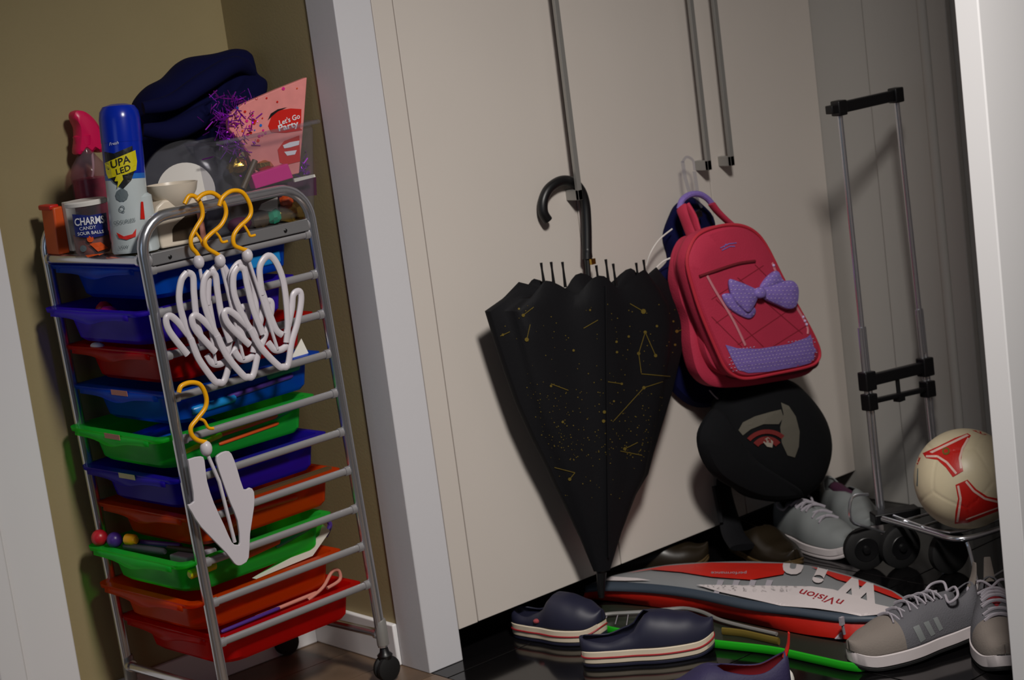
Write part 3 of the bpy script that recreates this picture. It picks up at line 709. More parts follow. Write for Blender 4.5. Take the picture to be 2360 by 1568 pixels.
# red corner behind the bag
g = G(); slab(g, px_outline([(585, 235), (640, 205), (640, 225), (600, 245)], yp+0.02, smooth=False), yp+0.018, yp+0.024); single('red_card', 'dark red card edge behind the pink party bag', 'card', g, M['redp'])
# magenta box
ym = yt+0.012; g = G(); slab(g, px_outline([(580, 404), (664, 377), (677, 410), (590, 436)], ym, smooth=False), ym, ym+0.02)
gm = g; mb_ = single('magenta_box', 'magenta box leaning inside the clear party tub', 'box', g, M['magenta'], bevel=0.002)
# tinsel: a curled string of shiny strips
random.seed(11); g = G()
for q in range(420):
    px, py = random.gauss(548, 27), random.gauss(285, 42)
    if py < 212 or px > 600: continue
    y = yt+0.05+random.uniform(-0.025, 0.03); cpt = on_y(px, py, y)
    d = V((random.uniform(-1, 1), random.uniform(-1, 1), random.uniform(-1, 1))).normalized()*random.uniform(0.006, 0.013)
    n = d.orthogonal().normalized()*0.0011; k = d.cross(n).normalized()*0.0004
    obox(g, cpt, d, n, k)
for q in range(90):
    cpt = on_y(random.uniform(600, 720), random.uniform(320, 420), yt+0.095); d = V((random.uniform(-1, 1), 0.2, random.uniform(-1, 1))).normalized()*0.009; n = d.orthogonal().normalized()*0.0012
    obox(g, cpt, d, n, d.cross(n).normalized()*0.0004)
o = single('tinsel', 'shiny purple tinsel spilling over the clear party tub', 'tinsel', g, M['tinsel'], smooth=0); o['kind'] = 'stuff'
def foil(name, label, cat_, px, py, y, r, sc, mt):
    g = G(); sphere(g, on_y(px, py, y), r, 12, sc); random.seed(int(px))
    for v in g.v: v += V((random.uniform(-1, 1), random.uniform(-1, 1), random.uniform(-1, 1)))*r*0.16
    return single(name, label, cat_, g, mt, smooth=15)
foil('foil_sweet', 'gold foil sweet high at the left inside the party tub', 'sweet', 548, 385, yt+0.03, 0.017, (1.2, 1, 1), M['goldfoil'])
foil('foil_sweet', 'gold foil sweet above the magenta box', 'sweet', 605, 385, yt+0.04, 0.016, (1.4, 1, 0.9), M['goldfoil'])
foil('foil_sweet', 'big gold foil sweet under the cart tube near its bend', 'sweet', 668, 490, yt+0.03, 0.026, (1.3, 1, 0.9), M['goldfoil'])
foil('foil_sweet', 'dull gold foil sweet low at the middle of the party tub', 'sweet', 600, 505, yt+0.03, 0.018, (1.3, 1, 1), M['brownsole'])
foil('foil_sweet', 'orange wrapped sweet under the cart tube', 'sweet', 660, 463, yt+0.02, 0.014, (1.1, 1, 0.8), M['orange'])
foil('foil_sweet', 'teal wrapped sweet between the gold ones', 'sweet', 630, 498, yt+0.02, 0.015, (1.1, 1, 1), M['teal'])
g = G(); slab(g, px_outline([(605, 470), (640, 455), (640, 488), (598, 484)], yt+0.012, smooth=False), yt+0.012, yt+0.016); single('folded_paper', 'white and pale blue folded paper inside the party tub', 'paper', g, M['paper'])
g = G(); tube(g, [on_y(588, 370, yt+0.02), on_y(560, 435, yt+0.02)], 0.006, 10); single('orange_stick', 'orange brown stick leaning inside the party tub', 'stick', g, M['brownsole'])
g = G(); slab(g, px_outline([(676, 412), (724, 402), (726, 408), (678, 420)], yt+0.01, smooth=False), yt+0.008, yt+0.012); single('card_edge', 'pale card edge right of the magenta box', 'card', g, M['paper'])
g = G(); slab(g, px_outline([(640, 425), (725, 408), (727, 450), (640, 460)], yt+0.05, smooth=False), yt+0.045, yt+0.055); single('plum_card', 'plum coloured card behind the cart tube', 'card', g, M['plum'])
# navy bundle
yn = 3.34
out = [(322, 345), (312, 290), (315, 240), (345, 195), (385, 172), (440, 132), (500, 118), (562, 114), (575, 140), (580, 165), (603, 182), (597, 215), (570, 240), (560, 300), (540, 360), (500, 410), (420, 420), (350, 400)]
g = G(); ol = px_outline(out, yn, 5)
n = len(ol); cx = sum(p[0] for p in ol)/n; cz = sum(p[1] for p in ol)/n; rings = []
for i, (y, s) in enumerate([(3.40, 0.5), (3.395, 0.8), (3.375, 0.96), (yn, 1.0), (3.305, 0.95), (3.285, 0.82), (3.272, 0.6), (3.265, 0.35), (3.262, 0.1)]):
    rings.append([V((cx+(p[0]-cx)*s, y+0.006*math.sin(p[0]*30+p[1]*22+i*0.5)*(1 if 0 < i < 8 else 0), cz+(p[1]-cz)*s+0.0025*math.sin(p[0]*50+i*0.6))) for p in ol])
loft(g, rings); nb = thing('jacket_bundle', 'navy cloth bundle heaped at the back of the cart top', 'bundle', (cx, 3.33, ZT))
obj('cloth', g, M['navyfab'], nb, sub=1)
g = G(); rg = []
tube(g, cat([on_y(330, 250, 3.27), on_y(400, 235, 3.255), on_y(470, 190, 3.25), on_y(540, 150, 3.265), on_y(578, 168, 3.30)], 6), [0.012+0.008*math.sin(k/25*3.14) for k in range(25)], 12); obj('fold', g, M['navyfab'], nb)
g = G(); tube(g, cat([on_y(330, 300, 3.27), on_y(400, 300, 3.25), on_y(480, 260, 3.245), on_y(550, 220, 3.265)], 6), [0.012+0.01*math.sin(k/18*3.14) for k in range(19)], 12); obj('fold', g, M['navyfab'], nb)
# support for the bundle (a dark carton behind the other things)
g = G(); box(g, 0.14, 0.355, 0.215, 0.325, ZT, 1.05, T=lambda p: cw(p.x, p.y, p.z)); single('dark_carton', 'dark carton half hidden under the navy bundle', 'carton', g, M['black'], bevel=0.004)

# ------------------------------------------------------------------ umbrella on the first handle
YU = 2.968
um = thing('umbrella', 'black long umbrella with gold star print hanging by its crook on the first door handle', 'umbrella', on_y(1385, 1375, YU))
hp = [on_y(1262, 508, 3.032), on_y(1252, 490, 3.033), on_y(1252, 462, 3.034), on_y(1265, 435, 3.034), on_y(1290, 418, 3.034), on_y(1315, 418, 3.034), on_y(1336, 435, 3.032), on_y(1348, 468, 3.03), on_y(1352, 520, 3.027), on_y(1353, 598, 3.022)]
g = G(); tube(g, cat(hp, 6), 0.0108, 14); obj('crook_handle', g, M['black'], um)
g = G(); tube(g, [on_y(1353, 596, 3.022), on_y(1357, 660, 3.015), on_y(1375, 1250, YU), on_y(1384, 1372, YU)], 0.006, 10); obj('shaft', g, M['black'], um)
g = G(); p = on_y(1355, 592, 3.022); lathe(g, p-V((0, 0, 0.004)), [(0.009, 0), (0.010, 0.003), (0.010, 0.02), (0.009, 0.022)], 14); obox(g, on_y(1366, 603, 3.008), (0.006, 0, 0), (0, 0.003, 0), (0, 0, 0.006), 1); obj('gold_tag', g, [M['black'], M['goldfoil']], um)
g = G(); p = on_y(1386, 1320, YU); tube(g, [p, on_y(1386, 1340, YU), on_y(1386, 1378, YU)], [0.011, 0.009, 0.0065], 12); obj('ferrule', g, M['black'], um)
# canopy: (left px, right px) per height on the plane YU
rows = [((1200, 668), (1512, 632), 0.045), ((1160, 690), (1545, 660), 0.050), ((1120, 718), (1572, 700), 0.052), ((1142, 790), (1578, 750), 0.052), ((1165, 860), (1566, 815), 0.052), ((1190, 930), (1545, 905), 0.050), ((1226, 1010), (1520, 985), 0.05), ((1262, 1080), (1502, 1045), 0.046), ((1276, 1112), (1490, 1092), 0.043), ((1300, 1160), (1462, 1140), 0.038), ((1338, 1240), (1430, 1225), 0.026), ((1370, 1318), (1404, 1312), 0.013)]
N = 72; rings = []
for i, (l, r_, dep) in enumerate(rows):
    a, b = on_y(l[0], l[1], YU), on_y(r_[0], r_[1], YU); c = (a+b)/2; hw = (b.x-a.x)/2; sl = (b.z-a.z)/(b.x-a.x)
    fold = 0.16*(1-i/10)+0.05; ring = []
    for k in range(N):
        t = 2*math.pi*k/N; q = 1-fold*(0.5-0.5*math.cos(8*t+0.6))*(0.35+0.65*abs(math.sin(t)))
        x = math.cos(t)*hw*(q if abs(math.sin(t)) > 0.25 else 1); y = math.sin(t)*dep*q
        z = c.z+x*sl
        if i == 0: z += 0.016*math.cos(8*t+0.6)
        ring.append(V((c.x+x, YU+y, z)))
    rings.append(ring)
rin = [V((p.x*0.35+sum(q.x for q in rings[0])/N*0.65, YU+(p.y-YU)*0.35, p.z-0.05)) for p in rings[0]]
g = G(); loft(g, [rin]+rings); gcan = g; obj('canopy', g, M['blackfab'], um)
rt = [(1247, 606, 640), (1270, 604, 645), (1296, 604, 648), (1374, 612, 648), (1396, 598, 640), (1413, 608, 645), (1466, 606, 645), (1483, 599, 645)]
for i, (a, b, c_) in enumerate(rt):
    y = YU+(-0.03 if i % 2 else 0.01)
    g = G(); tube(g, [on_y(a+7, c_+14, y), on_y(a+2, b+16, y), on_y(a, b, y)], [0.0035, 0.0022, 0.0030], 8); obj('rib_tip', g, M['black'], um)
# strap panel and gold print
g = G(); pts = [hit(gcan.bvh(), 1396+0.085*(y-640)-(y-640)*0.075, y, 0.004) for y in range(660, 1310, 26)]
pts = [p for p in pts if p is not None]
tube(g, pts, 0.005, 8, flat=0.5); obj('closing_strap', g, M['blackfab'], um)
bv = gcan.bvh(); g = G(); random.seed(21)
def star(a, b, r): decal(g, bv, disc_poly((a, b), r, 7), 0, off=0.002, cut=20)
def ln(a, b, c_, d, w_=1.6): decal(g, bv, line_poly((a, b), (c_, d), w_), 0, off=0.002, cut=20)
for s in [(1206, 727, 4), (1214, 783, 5), (1483, 718, 6), (1487, 766, 4), (1560, 764, 4), (1472, 815, 4), (1511, 820, 4), (1514, 752, 3), (1449, 776, 3), (1421, 788, 3), (1393, 950, 4), (1391, 971, 4), (1484, 894, 4), (1422, 812, 3), (1322, 808, 3), (1159, 772, 3), (1552, 741, 2.5), (1556, 795, 3), (1433, 885, 3), (1270, 890, 3), (1297, 973, 3), (1313, 1105, 4), (1440, 1035, 4), (1415, 925, 2.5), (1196, 712, 2.5), (1360, 715, 2.5)]: star(*s)
for s in [(1203, 729, 1230, 708), (1214, 783, 1222, 748), (1483, 718, 1452, 700), (1487, 766, 1472, 815), (1487, 766, 1511, 820), (1472, 815, 1478, 860), (1478, 862, 1545, 868), (1484, 894, 1528, 880), (1484, 894, 1415, 970), (1270, 885, 1310, 900), (1153, 775, 1175, 765), (1560, 764, 1590, 755), (1345, 757, 1378, 738), (1278, 1078, 1325, 1090), (1313, 1105, 1325, 1090), (1430, 1040, 1480, 1050), (1440, 1035, 1470, 1020), (1400, 880, 1433, 885)]: ln(*s)
for q in range(330):
    t = random.random(); y = random.choice([random.uniform(900, 1060), random.uniform(700, 1150)]); f = (y-700)/620
    x = random.uniform(1135+f*230, 1595-f*180); decal(g, bv, disc_poly((x, y), random.uniform(0.6, 1.6), 5), 0, off=0.002, cut=20)
obj('gold_print', g, M['gold'], um, smooth=0)['kind'] = 'stuff'

# ------------------------------------------------------------------ backpack group on the second handle
ch = thing('strap_hook', 'clear plastic strap hook with small holes hung on the second door handle', 'hook', on_y(1600, 470, 3.0))
g = G()
for a, b in (((1573, 372), (1590, 448)), ((1600, 395), (1608, 470))):
    tube(g, [on_y(a[0], a[1], 3.008), on_y(a[0]+6, (a[1]+b[1])/2, 3.0), on_y(b[0], b[1], 2.995)], 0.0055, 8, flat=0.3, up=(1, 0, 0))
tube(g, cat([on_y(1573, 374, 3.008), on_y(1582, 362, 3.0), on_y(1597, 370, 3.0), on_y(1601, 392, 3.005)], 5), 0.003, 8)
tube(g, cat([on_y(1583, 462, 2.995), on_y(1592, 446, 2.99), on_y(1606, 458, 2.99), on_y(1617, 478, 2.99)], 5), 0.003, 8)
obj('strap', g, M['clear'], ch)
g = G(); obox(g, on_y(1607, 495, 2.985), (0.012, 0, 0), (0, 0.004, 0), (0, 0, 0.006)); tube(g, cat([on_y(1578, 512, 2.985), on_y(1592, 498, 2.985), on_y(1612, 486, 2.985)], 4), 0.004, 8); tube(g, [on_y(1607, 500, 2.985), on_y(1606, 540, 2.985)], 0.004, 8); obj('black_clip', g, M['black'], ch)
# navy drawstring bag
nv = thing('drawstring_bag', 'navy cloth drawstring bag hanging behind the pink backpack', 'bag', on_y(1620, 935, 3.02))
out = [(1560, 490), (1575, 465), (1600, 452), (1628, 470), (1650, 505), (1660, 600), (1700, 700), (1720, 800), (1720, 900), (1690, 930), (1620, 941), (1575, 918), (1548, 880), (1538, 820), (1546, 740), (1520, 690), (1500, 655), (1545, 612), (1555, 590), (1544, 540)]
g = G(); pillow(g, px_outline(out, 3.02, 4), 0, [(3.048, 0.9), (3.046, 0.97), (3.035, 1.0), (3.02, 0.96), (3.010, 0.85), (3.003, 0.5), (3.001, 0.05)]); gnv = g
obj('bag_body', g, M['navyfab'], nv)
g = G(); tube(g, cat([on_y(1549, 528, 3.0), on_y(1520, 552, 3.0), on_y(1500, 582, 3.0), on_y(1490, 612, 3.01)], 5), 0.0018, 8)
tube(g, cat([on_y(1554, 592, 2.99), on_y(1530, 602, 3.0), on_y(1510, 620, 3.0), on_y(1497, 634, 3.01)], 5), 0.0020, 8)
obj('cord', g, M['white_pl'], nv)
g = G(); tube(g, cat([on_y(1635, 900, 2.978), on_y(1655, 920, 2.975), on_y(1675, 922, 2.975), on_y(1700, 908, 2.978)], 5), 0.0016, 8); obj('lower_cord', g, M['lace'], nv)

bpk = thing('backpack', 'crimson child backpack with a lilac bow and lilac bottom patch', 'backpack', on_y(1740, 880, 2.92))
YB0, YB1, YB2, YB3 = 2.968, 2.925, 2.918, 2.868
back = [(1565, 640), (1575, 575), (1600, 545), (1650, 545), (1720, 560), (1790, 640), (1855, 780), (1880, 835), (1860, 865), (1780, 882), (1700, 893), (1645, 890), (1612, 860), (1596, 800), (1590, 740), (1572, 690)]
g = G(); pillow(g, px_outline(back, YB1, 5), 0, [(YB0, 0.9), (YB0-0.004, 0.97), (YB0-0.012, 1.0), (YB1+0.004, 1.0), (YB1, 0.97), (YB1-0.002, 0.9)]); obj('rear_compartment', g, M['bp'], bpk)
mid = [(1592, 650), (1598, 580), (1620, 548), (1680, 530), (1740, 550), (1800, 640), (1870, 790), (1884, 828), (1868, 856), (1780, 874), (1700, 880), (1660, 868), (1628, 810), (1606, 720)]
g = G(); pillow(g, px_outline(mid, YB1, 5), 0, [(YB1+0.004, 0.93), (YB2, 0.965), (YB2-0.006, 0.965), (YB2-0.01, 0.93)]); obj('gusset', g, M['bpdark'], bpk)
front = [(1588, 610), (1594, 572), (1615, 540), (1660, 522), (1705, 519), (1742, 533), (1770, 566), (1805, 635), (1842, 705), (1875, 765), (1893, 808), (1889, 832), (1865, 846), (1790, 862), (1730, 873), (1700, 868), (1676, 848), (1655, 806), (1622, 728), (1602, 668)]
ol = px_outline(front, YB3, 5)
g = G(); pillow(g, ol, 0, [(YB2-0.004, 0.95), (YB2-0.010, 0.985), (YB2-0.020, 1.0), (YB3+0.008, 0.99), (YB3, 0.95), (YB3-0.005, 0.8), (YB3-0.008, 0.5), (YB3-0.009, 0.05)]); gfp = g
obj('front_pocket', g, M['bp'], bpk)
g = G(); tube(g, [V((x, YB3+0.006, z)) for x, z in ol], 0.0038, 8, closed=True); obj('piping', g, M['bprim'], bpk)
bv = gfp.bvh()
g = G(); decal(g, bv, [(1672, 795), (1700, 803), (1750, 804), (1820, 793), (1860, 778), (1876, 764), (1885, 790), (1889, 818), (1878, 834), (1840, 845), (1770, 857), (1725, 860), (1700, 852), (1688, 830)], 0, off=0.002)
random.seed(5)
for iy in range(8):
    for ix in range(26):
        a, b = 1680+ix*8.0+(iy % 2)*4, 808+iy*8.2-(ix*8.0)*0.14
        if a > 1884 or b > 858-(a-1700)*0.13 or b < 800-max(0, a-1780)*0.33: continue
        decal(g, bv, line_poly((a, b), (a+3.4, b-0.8), 1.5), 1, off=0.0032)
obj('lilac_patch', g, [M['lilac'], M['lilacdot']], bpk, smooth=0)
g = G()
for a, b, c_, d in ((1650, 690, 1760, 800), (1700, 640, 1850, 770), (1640, 730, 1710, 800), (1740, 610, 1860, 730), (1840, 700, 1700, 795), (1800, 640, 1650, 745), (1860, 750, 1780, 800), (1760, 612, 1640, 690)):
    decal(g, bv, line_poly((a, b), (c_, d), 1.6), 0, off=0.0012, cut=10)
obj('quilting_stitch', g, M['stitch'], bpk, smooth=0)['kind'] = 'stuff'
g = G(); zp = [hit(bv, a, b, 0.0025) for a, b in ((1612, 637), (1650, 624), (1700, 608), (1740, 602), (1785, 603))]
tube(g, cat([p for p in zp if p], 5), 0.0032, 8); obj('zip', g, M['bpdark'], bpk)
for L in ([(1630, 636), (1650, 672), (1690, 738), (1718, 796)], [(1780, 606), (1800, 650), (1838, 706), (1856, 742), (1862, 770)]):
    g = G(); P = [p for p in (hit(bv, a, b, 0.002) for a, b in L) if p]; tube(g, cat(P, 5), 0.0032, 8, flat=0.35, up=(1, 0, 0))
    obj('ribbon', g, M['pinkrib'], bpk)
g = G()
for a, b in ((1783, 612), (1842, 714), (1847, 722), (1851, 731), (1855, 740), (1859, 748)):
    q_ = hit(bv, a, b, 0.004)
    if q_: sphere(g, q_, 0.0035, 8)
obj('bead', g, M['lilacdot'], bpk)
g = G()
for s in ([(1660, 572), (1680, 562), (1698, 560)], [(1664, 577), (1682, 568), (1694, 568)], [(1668, 570), (1674, 562)]):
    for q in range(len(s)-1): decal(g, bv, line_poly(s[q], s[q+1], 2.2), 0, off=0.002)
obj('emblem', g, M['lilac'], bpk, smooth=0)
# bow
def lobe(pts, y0, th, nm, par):
    g = G(); o_ = px_outline(pts, y0, 4); pillow(g, o_, 0, [(y0+th*0.5, 0.85), (y0+th*0.3, 0.97), (y0, 1.0), (y0-th*0.35, 0.93), (y0-th*0.6, 0.7), (y0-th*0.7, 0.3), (y0-th*0.7, 0.03)]); ob = obj(nm, g, M['lilac'], par)
    b_ = g.bvh(); g2 = G(); xs = [p[0] for p in pts]; ys = [p[1] for p in pts]
    for iy in range(int((max(ys)-min(ys))/9)):
        for ix in range(int((max(xs)-min(xs))/9)):
            a, b = min(xs)+4+ix*9+(iy % 2)*4.5, min(ys)+4+iy*9
            decal(g2, b_, line_poly((a, b), (a+3.2, b-0.9), 1.5), 0, off=0.001)
    if g2.f: obj('dot_print', g2, M['lilacdot'], ob, smooth=0)
    return ob
YW = YB3-0.016
lobe([(1664, 682), (1676, 676), (1692, 680), (1730, 702), (1742, 716), (1736, 730), (1722, 735), (1694, 722), (1676, 706)], YW+0.006, 0.010, 'bow_tail', bpk)
lobe([(1680, 646), (1700, 648), (1738, 664), (1752, 670), (1746, 684), (1736, 706), (1722, 722), (1704, 708), (1688, 688)], YW, 0.014, 'bow_loop', bpk)
lobe([(1752, 662), (1770, 636), (1790, 624), (1800, 640), (1806, 650), (1790, 656), (1766, 668)], YW+0.004, 0.012, 'bow_tail', bpk)
lobe([(1754, 668), (1780, 656), (1806, 648), (1828, 648), (1839, 664), (1838, 694), (1830, 710), (1812, 713), (1790, 704), (1762, 690)], YW, 0.014, 'bow_loop', bpk)
lobe([(1742, 666), (1756, 662), (1764, 674), (1760, 686), (1746, 688), (1738, 678)], YW-0.006, 0.012, 'bow_knot', bpk)
# straps and top loop
g = G(); P = [on_y(a, b, y) for a, b, y in ((1602, 562, 2.93), (1588, 530, 2.945), (1575, 495, 2.955), (1570, 478, 2.965))]; tube(g, cat(P, 5), 0.015, 10, flat=0.35, up=(0, -1, 0.2)); tube(g, cat([on_y(1640, 562, 2.92), on_y(1612, 540, 2.93), on_y(1598, 500, 2.945), on_y(1582, 472, 2.96)], 5), 0.010, 10, flat=0.6, up=(0, 1, 0.1)); obj('shoulder_strap', g, M['bp'], bpk)
g = G(); P = [on_y(a, b, y) for a, b, y in ((1700, 530, 2.93), (1672, 506, 2.945), (1652, 486, 2.955), (1640, 470, 2.96))]; tube(g, cat(P, 5), 0.013, 10, flat=0.4, up=(0, 1, 0.2)); obj('shoulder_strap', g, M['bp'], bpk)
g = G(); P = [on_y(a, b, 2.972) for a, b in ((1566, 482), (1572, 462), (1590, 449), (1612, 448), (1630, 458), (1642, 472))]; tube(g, cat(P, 5), 0.007, 10); obj('grab_loop', g, M['lilac'], bpk)
for o_ in [[(1566, 610), (1575, 560), (1600, 545), (1596, 620), (1592, 680), (1575, 672)]]:
    g = G(); pillow(g, px_outline(o_, 2.92, 4), 0, [(2.94, 0.9), (2.925, 1.0), (2.912, 0.96), (2.905, 0.7)]); obj('side_flap', g, M['bp'], bpk)
g = G(); pillow(g, px_outline([(1610, 760), (1625, 740), (1650, 800), (1676, 850), (1672, 866), (1640, 850), (1618, 810)], 2.915, 4), 0, [(2.93, 0.9), (2.915, 1.0), (2.905, 0.95), (2.90, 0.7)]); obj('side_pocket', g, M['bp'], bpk)

# black cap
YC = 2.965
cp = thing('cap', 'black peaked cap with a grey and red emblem hanging under the backpack', 'cap', on_y(1780, 1160, YC))
crown = [(1655, 950), (1672, 905), (1720, 880), (1770, 868), (1822, 876), (1868, 922), (1897, 975), (1906, 1035), (1892, 1095), (1862, 1140), (1825, 1158), (1770, 1156), (1715, 1140), (1680, 1100), (1655, 1040)]
g = G(); pillow(g, px_outline(crown, YC, 5), 0, [(3.003, 0.85), (2.998, 0.95), (2.978, 1.0), (2.953, 0.97), (2.930, 0.88), (2.913, 0.74), (2.900, 0.55), (2.893, 0.3), (2.890, 0.03)]); gcr = g; obj('crown', g, M['blackcap'], cp)
peak = [(1640, 955), (1660, 945), (1682, 985), (1740, 1062), (1850, 1135), (1830, 1150), (1760, 1150), (1700, 1128), (1650, 1095), (1622, 1050), (1616, 1000)]
g = G(); pillow(g, px_outline(peak, 2.91, 5), 0, [(2.933, 0.9), (2.923, 1.0), (2.913, 1.0), (2.898, 0.9), (2.888, 0.6), (2.884, 0.1)]); obj('peak', g, M['blackcap'], cp)
bv = gcr.bvh(); g = G()
def arc_poly(c, r0, r1, a0, a1, sx=1.0, n=10):
    o_ = [(c[0]+sx*r1*math.cos(math.radians(a0+(a1-a0)*k/n)), c[1]+r1*math.sin(math.radians(a0+(a1-a0)*k/n))) for k in range(n+1)]
    i_ = [(c[0]+sx*r0*math.cos(math.radians(a1-(a1-a0)*k/n)), c[1]+r0*math.sin(math.radians(a1-(a1-a0)*k/n))) for k in range(n+1)]
    return o_+i_
decal(g, bv, [(1702, 992), (1712, 974), (1740, 960), (1775, 950), (1800, 944), (1806, 962), (1795, 978), (1760, 978), (1730, 990), (1712, 1004)], 0, off=0.003)
decal(g, bv, [(1800, 928), (1818, 936), (1834, 960), (1843, 995), (1841, 1030), (1832, 1055), (1815, 1050), (1802, 1022), (1798, 985), (1806, 955)], 0, off=0.003)
decal(g, bv, arc_poly((1768, 1052), 52, 62, 222, 310, 1.0), 1, off=0.0035); decal(g, bv, arc_poly((1768, 1046), 26, 40, 218, 320, 1.0), 1, off=0.0035)
decal(g, bv, [(1756, 1016), (1770, 1008), (1782, 1018), (1780, 1032), (1768, 1030)], 2, off=0.0035)
em = [mat('grey emblem thread', (92, 88, 78), 0.9), mat('dull red thread', (110, 26, 24), 0.9), mat('pale thread', (150, 142, 130), 0.9)]
obj('emblem', g, em, cp, smooth=0)
# dark webbing strap hanging to the floor
g = G(); P = [on_y(a, b, y) for a, b, y in ((1668, 1090, 3.034), (1668, 1130, 3.034), (1678, 1180, 3.020), (1690, 1230, 2.98), (1712, 1262, 2.93))]
tube(g, cat(P, 5), [0.022+0.010*min(1, k/20) for k in range(21)], 12, flat=0.28, up=(1, 0, 0)); tube(g, [on_y(1646, 1120, 3.02), on_y(1662, 1205, 3.0)], 0.006, 8)
single('webbing_strap', 'wide black strap hanging below the cap to the floor', 'strap', g, M['blackfab'])

# ------------------------------------------------------------------ shoes
def shoe(name, label, cat_, heel, toe, W, prof, mats, laces=0, z0=0.0, lift=0.0, solecol=None, group=None, stripe=None, gap=(0.02, 0.5, 0.55), outs=0.008, mid=0.018, tab=None, tongue=True, lining=None, tilt=0.0):
    heel, toe = V((*heel, 0)), V((*toe, 0)); L = (toe-heel).length; f = (toe-heel)/L; s = V((-f.y, f.x, 0)); zv = V((0, 0, 1))
    root = thing(name, label, cat_, (*(heel+toe).xy/2, z0), group)
    def Pt(t, x, z):
        zz = z0+z+lift*(1-t)+(0.012 if t > 0.85 else 0)*((t-0.85)/0.15)**2
        return heel+f*(L*t)+s*(x+tilt*z)+zv*zz
    def hw(t):
        e_ = abs(2*t-1); p_ = 3.6 if t < 0.5 else 2.5
        return W/2*max(0.004, (1-e_**p_)**(1/p_))*(0.80+0.24*max(0, math.sin((t-0.2)*math.pi/0.95))-0.08*math.exp(-((t-0.40)/0.12)**2))
    NT = 36; ts = [0.5-0.5*math.cos(math.pi*i/NT) for i in range(NT+1)]
    def hgt(t):
        for (a, ha), (b, hb) in zip(prof, prof[1:]):
            if a <= t <= b:
                q = (t-a)/(b-a); q = q*q*(3-2*q); return ha+(hb-ha)*q
        return prof[-1][1]
    def sole(z_a, z_b, ex, nm, mt, par=root):
        g = G(); ring = lambda z, e: [Pt(t, hw(t)+e, z) for t in ts]+[Pt(t, -hw(t)-e, z) for t in reversed(ts)]
        loft(g, [ring(z_a, ex-0.002), ring(z_a+0.002, ex), ring(z_b-0.002, ex), ring(z_b, ex-0.003)]); return obj(nm, g, mt, par)
    sole(0, outs, 0.002, 'outsole', mats['out']); ms = sole(outs, outs+mid, 0.003, 'midsole', mats['mid'])
    if stripe:
        g = G(); zc = outs+mid*0.5; ring = [Pt(t, hw(t)+0.0035, zc) for t in ts]+[Pt(t, -hw(t)-0.0035, zc) for t in reversed(ts)]; tube(g, ring, 0.0018, 6, closed=True); obj('stripe', g, stripe, ms)
    zb = outs+mid-0.002; K = 20; g = G(); rows = []
    t0, t1, gw = gap
    for t in ts:
        H_ = max(hgt(t), 0.004); row = []
        if t0 <= t <= t1: op = gw*math.sin(math.pi*min(1, (t-t0)/(t1-t0)*0.9+0.1))**0.5*0.5
        else: op = 0
        half = []
        for k in range(K+1):
            a = (math.pi/2-op)*k/K; half.append((math.cos(a)**0.75*hw(t)*0.98, math.sin(a)**0.85*H_))
        row = [Pt(t, x, zb+z) for x, z in half]+[Pt(t, -x, zb+z) for x, z in reversed(half)]
        rows.append(row)
    o = 0; n = 2*(K+1)
    for r_ in rows: g.v += r_
    for i in range(NT):
        for k in range(n-1):
            if k == K and (t0 <= ts[i] <= t1 or t0 <= ts[i+1] <= t1): continue
            g.f.append([i*n+k, i*n+k+1, (i+1)*n+k+1, (i+1)*n+k]); g.m.append(1 if (ts[i] > 0.66 and len(mats) > 3 and 'toe' in mats) else 0)
    ms_ = [mats['up']]+([mats['toe']] if 'toe' in mats else [])
    if 'toe' not in mats: g.m = [0]*len(g.f)
    gu = g; obj('upper', g, ms_, root, solid=0.003)
    # heel counter closes the back, footbed closes the inside
    g = G(); ring = [Pt(t, hw(t)*0.93, zb+0.004) for t in ts]+[Pt(t, -hw(t)*0.93, zb+0.004) for t in reversed(ts)]; loft(g, [ring, [p+zv*0.003 for p in ring]]); obj('footbed', g, lining or mats['lin'], root)
    if tongue:
        g = G(); A = []; 
        for i in range(9):
            t = t1*1.04-(t1-t0)*0.75*i/8; wd = hw(t)*0.42; hh = hgt(t)*(0.92+0.05*i/8)+0.012*max(0, (i-5)/3)
            A.append([Pt(t, wd, zb+hh-0.012), Pt(t, wd*0.5, zb+hh-0.004), Pt(t, 0, zb+hh-0.001), Pt(t, -wd*0.5, zb+hh-0.004), Pt(t, -wd, zb+hh-0.012)])
        loft(g, A, 0, False, False, closed=False); obj('tongue', g, mats.get('ton', mats['up']), root, solid=0.005)
    if laces:
        for i in range(laces):
            t = 0.70-0.34*i/max(1, laces-1); hh = zb+hgt(t)+0.005; wd = hw(t)*0.52; dt = 0.34/laces
            for sg in (1, -1):
                g = G(); tube(g, cat([Pt(t, sg*wd, hh-0.006), Pt(t-dt*0.3, sg*wd*0.5, hh+0.001), Pt(t-dt*0.5, 0, hh+0.003), Pt(t-dt*0.8, -sg*wd*0.5, hh+0.0), Pt(t-dt, -sg*wd, hh-0.008)], 4), 0.0032, 8, flat=0.6, up=(0, 0, 1)); obj('lace', g, mats['lace'], root)
        t = t1-(t1-t0)*0.66; hh = zb+hgt(t)+0.008
        for sg in (1, -1):
            g = G(); tube(g, cat([Pt(t, 0, hh), Pt(t-0.02, sg*0.02, hh+0.012), Pt(t+0.02, sg*0.045, hh+0.004), Pt(t+0.08, sg*0.04, hh-0.006), Pt(t+0.05, sg*0.015, hh)], 5), 0.0028, 8); obj('lace', g, mats['lace'], root)
    if tab:
        g = G(); hh = zb+hgt(0.0); A = [Pt(0.02, 0, hh-0.01), Pt(-0.015, 0, hh+0.012), Pt(-0.03, 0, hh+0.036)]
        tube(g, cat(A, 5), [0.012-0.0006*k for k in range(11)], 10, flat=0.3, up=tuple(s)); obj('heel_tab', g, tab, root)
    return root, Pt, hgt, hw, zb, gu
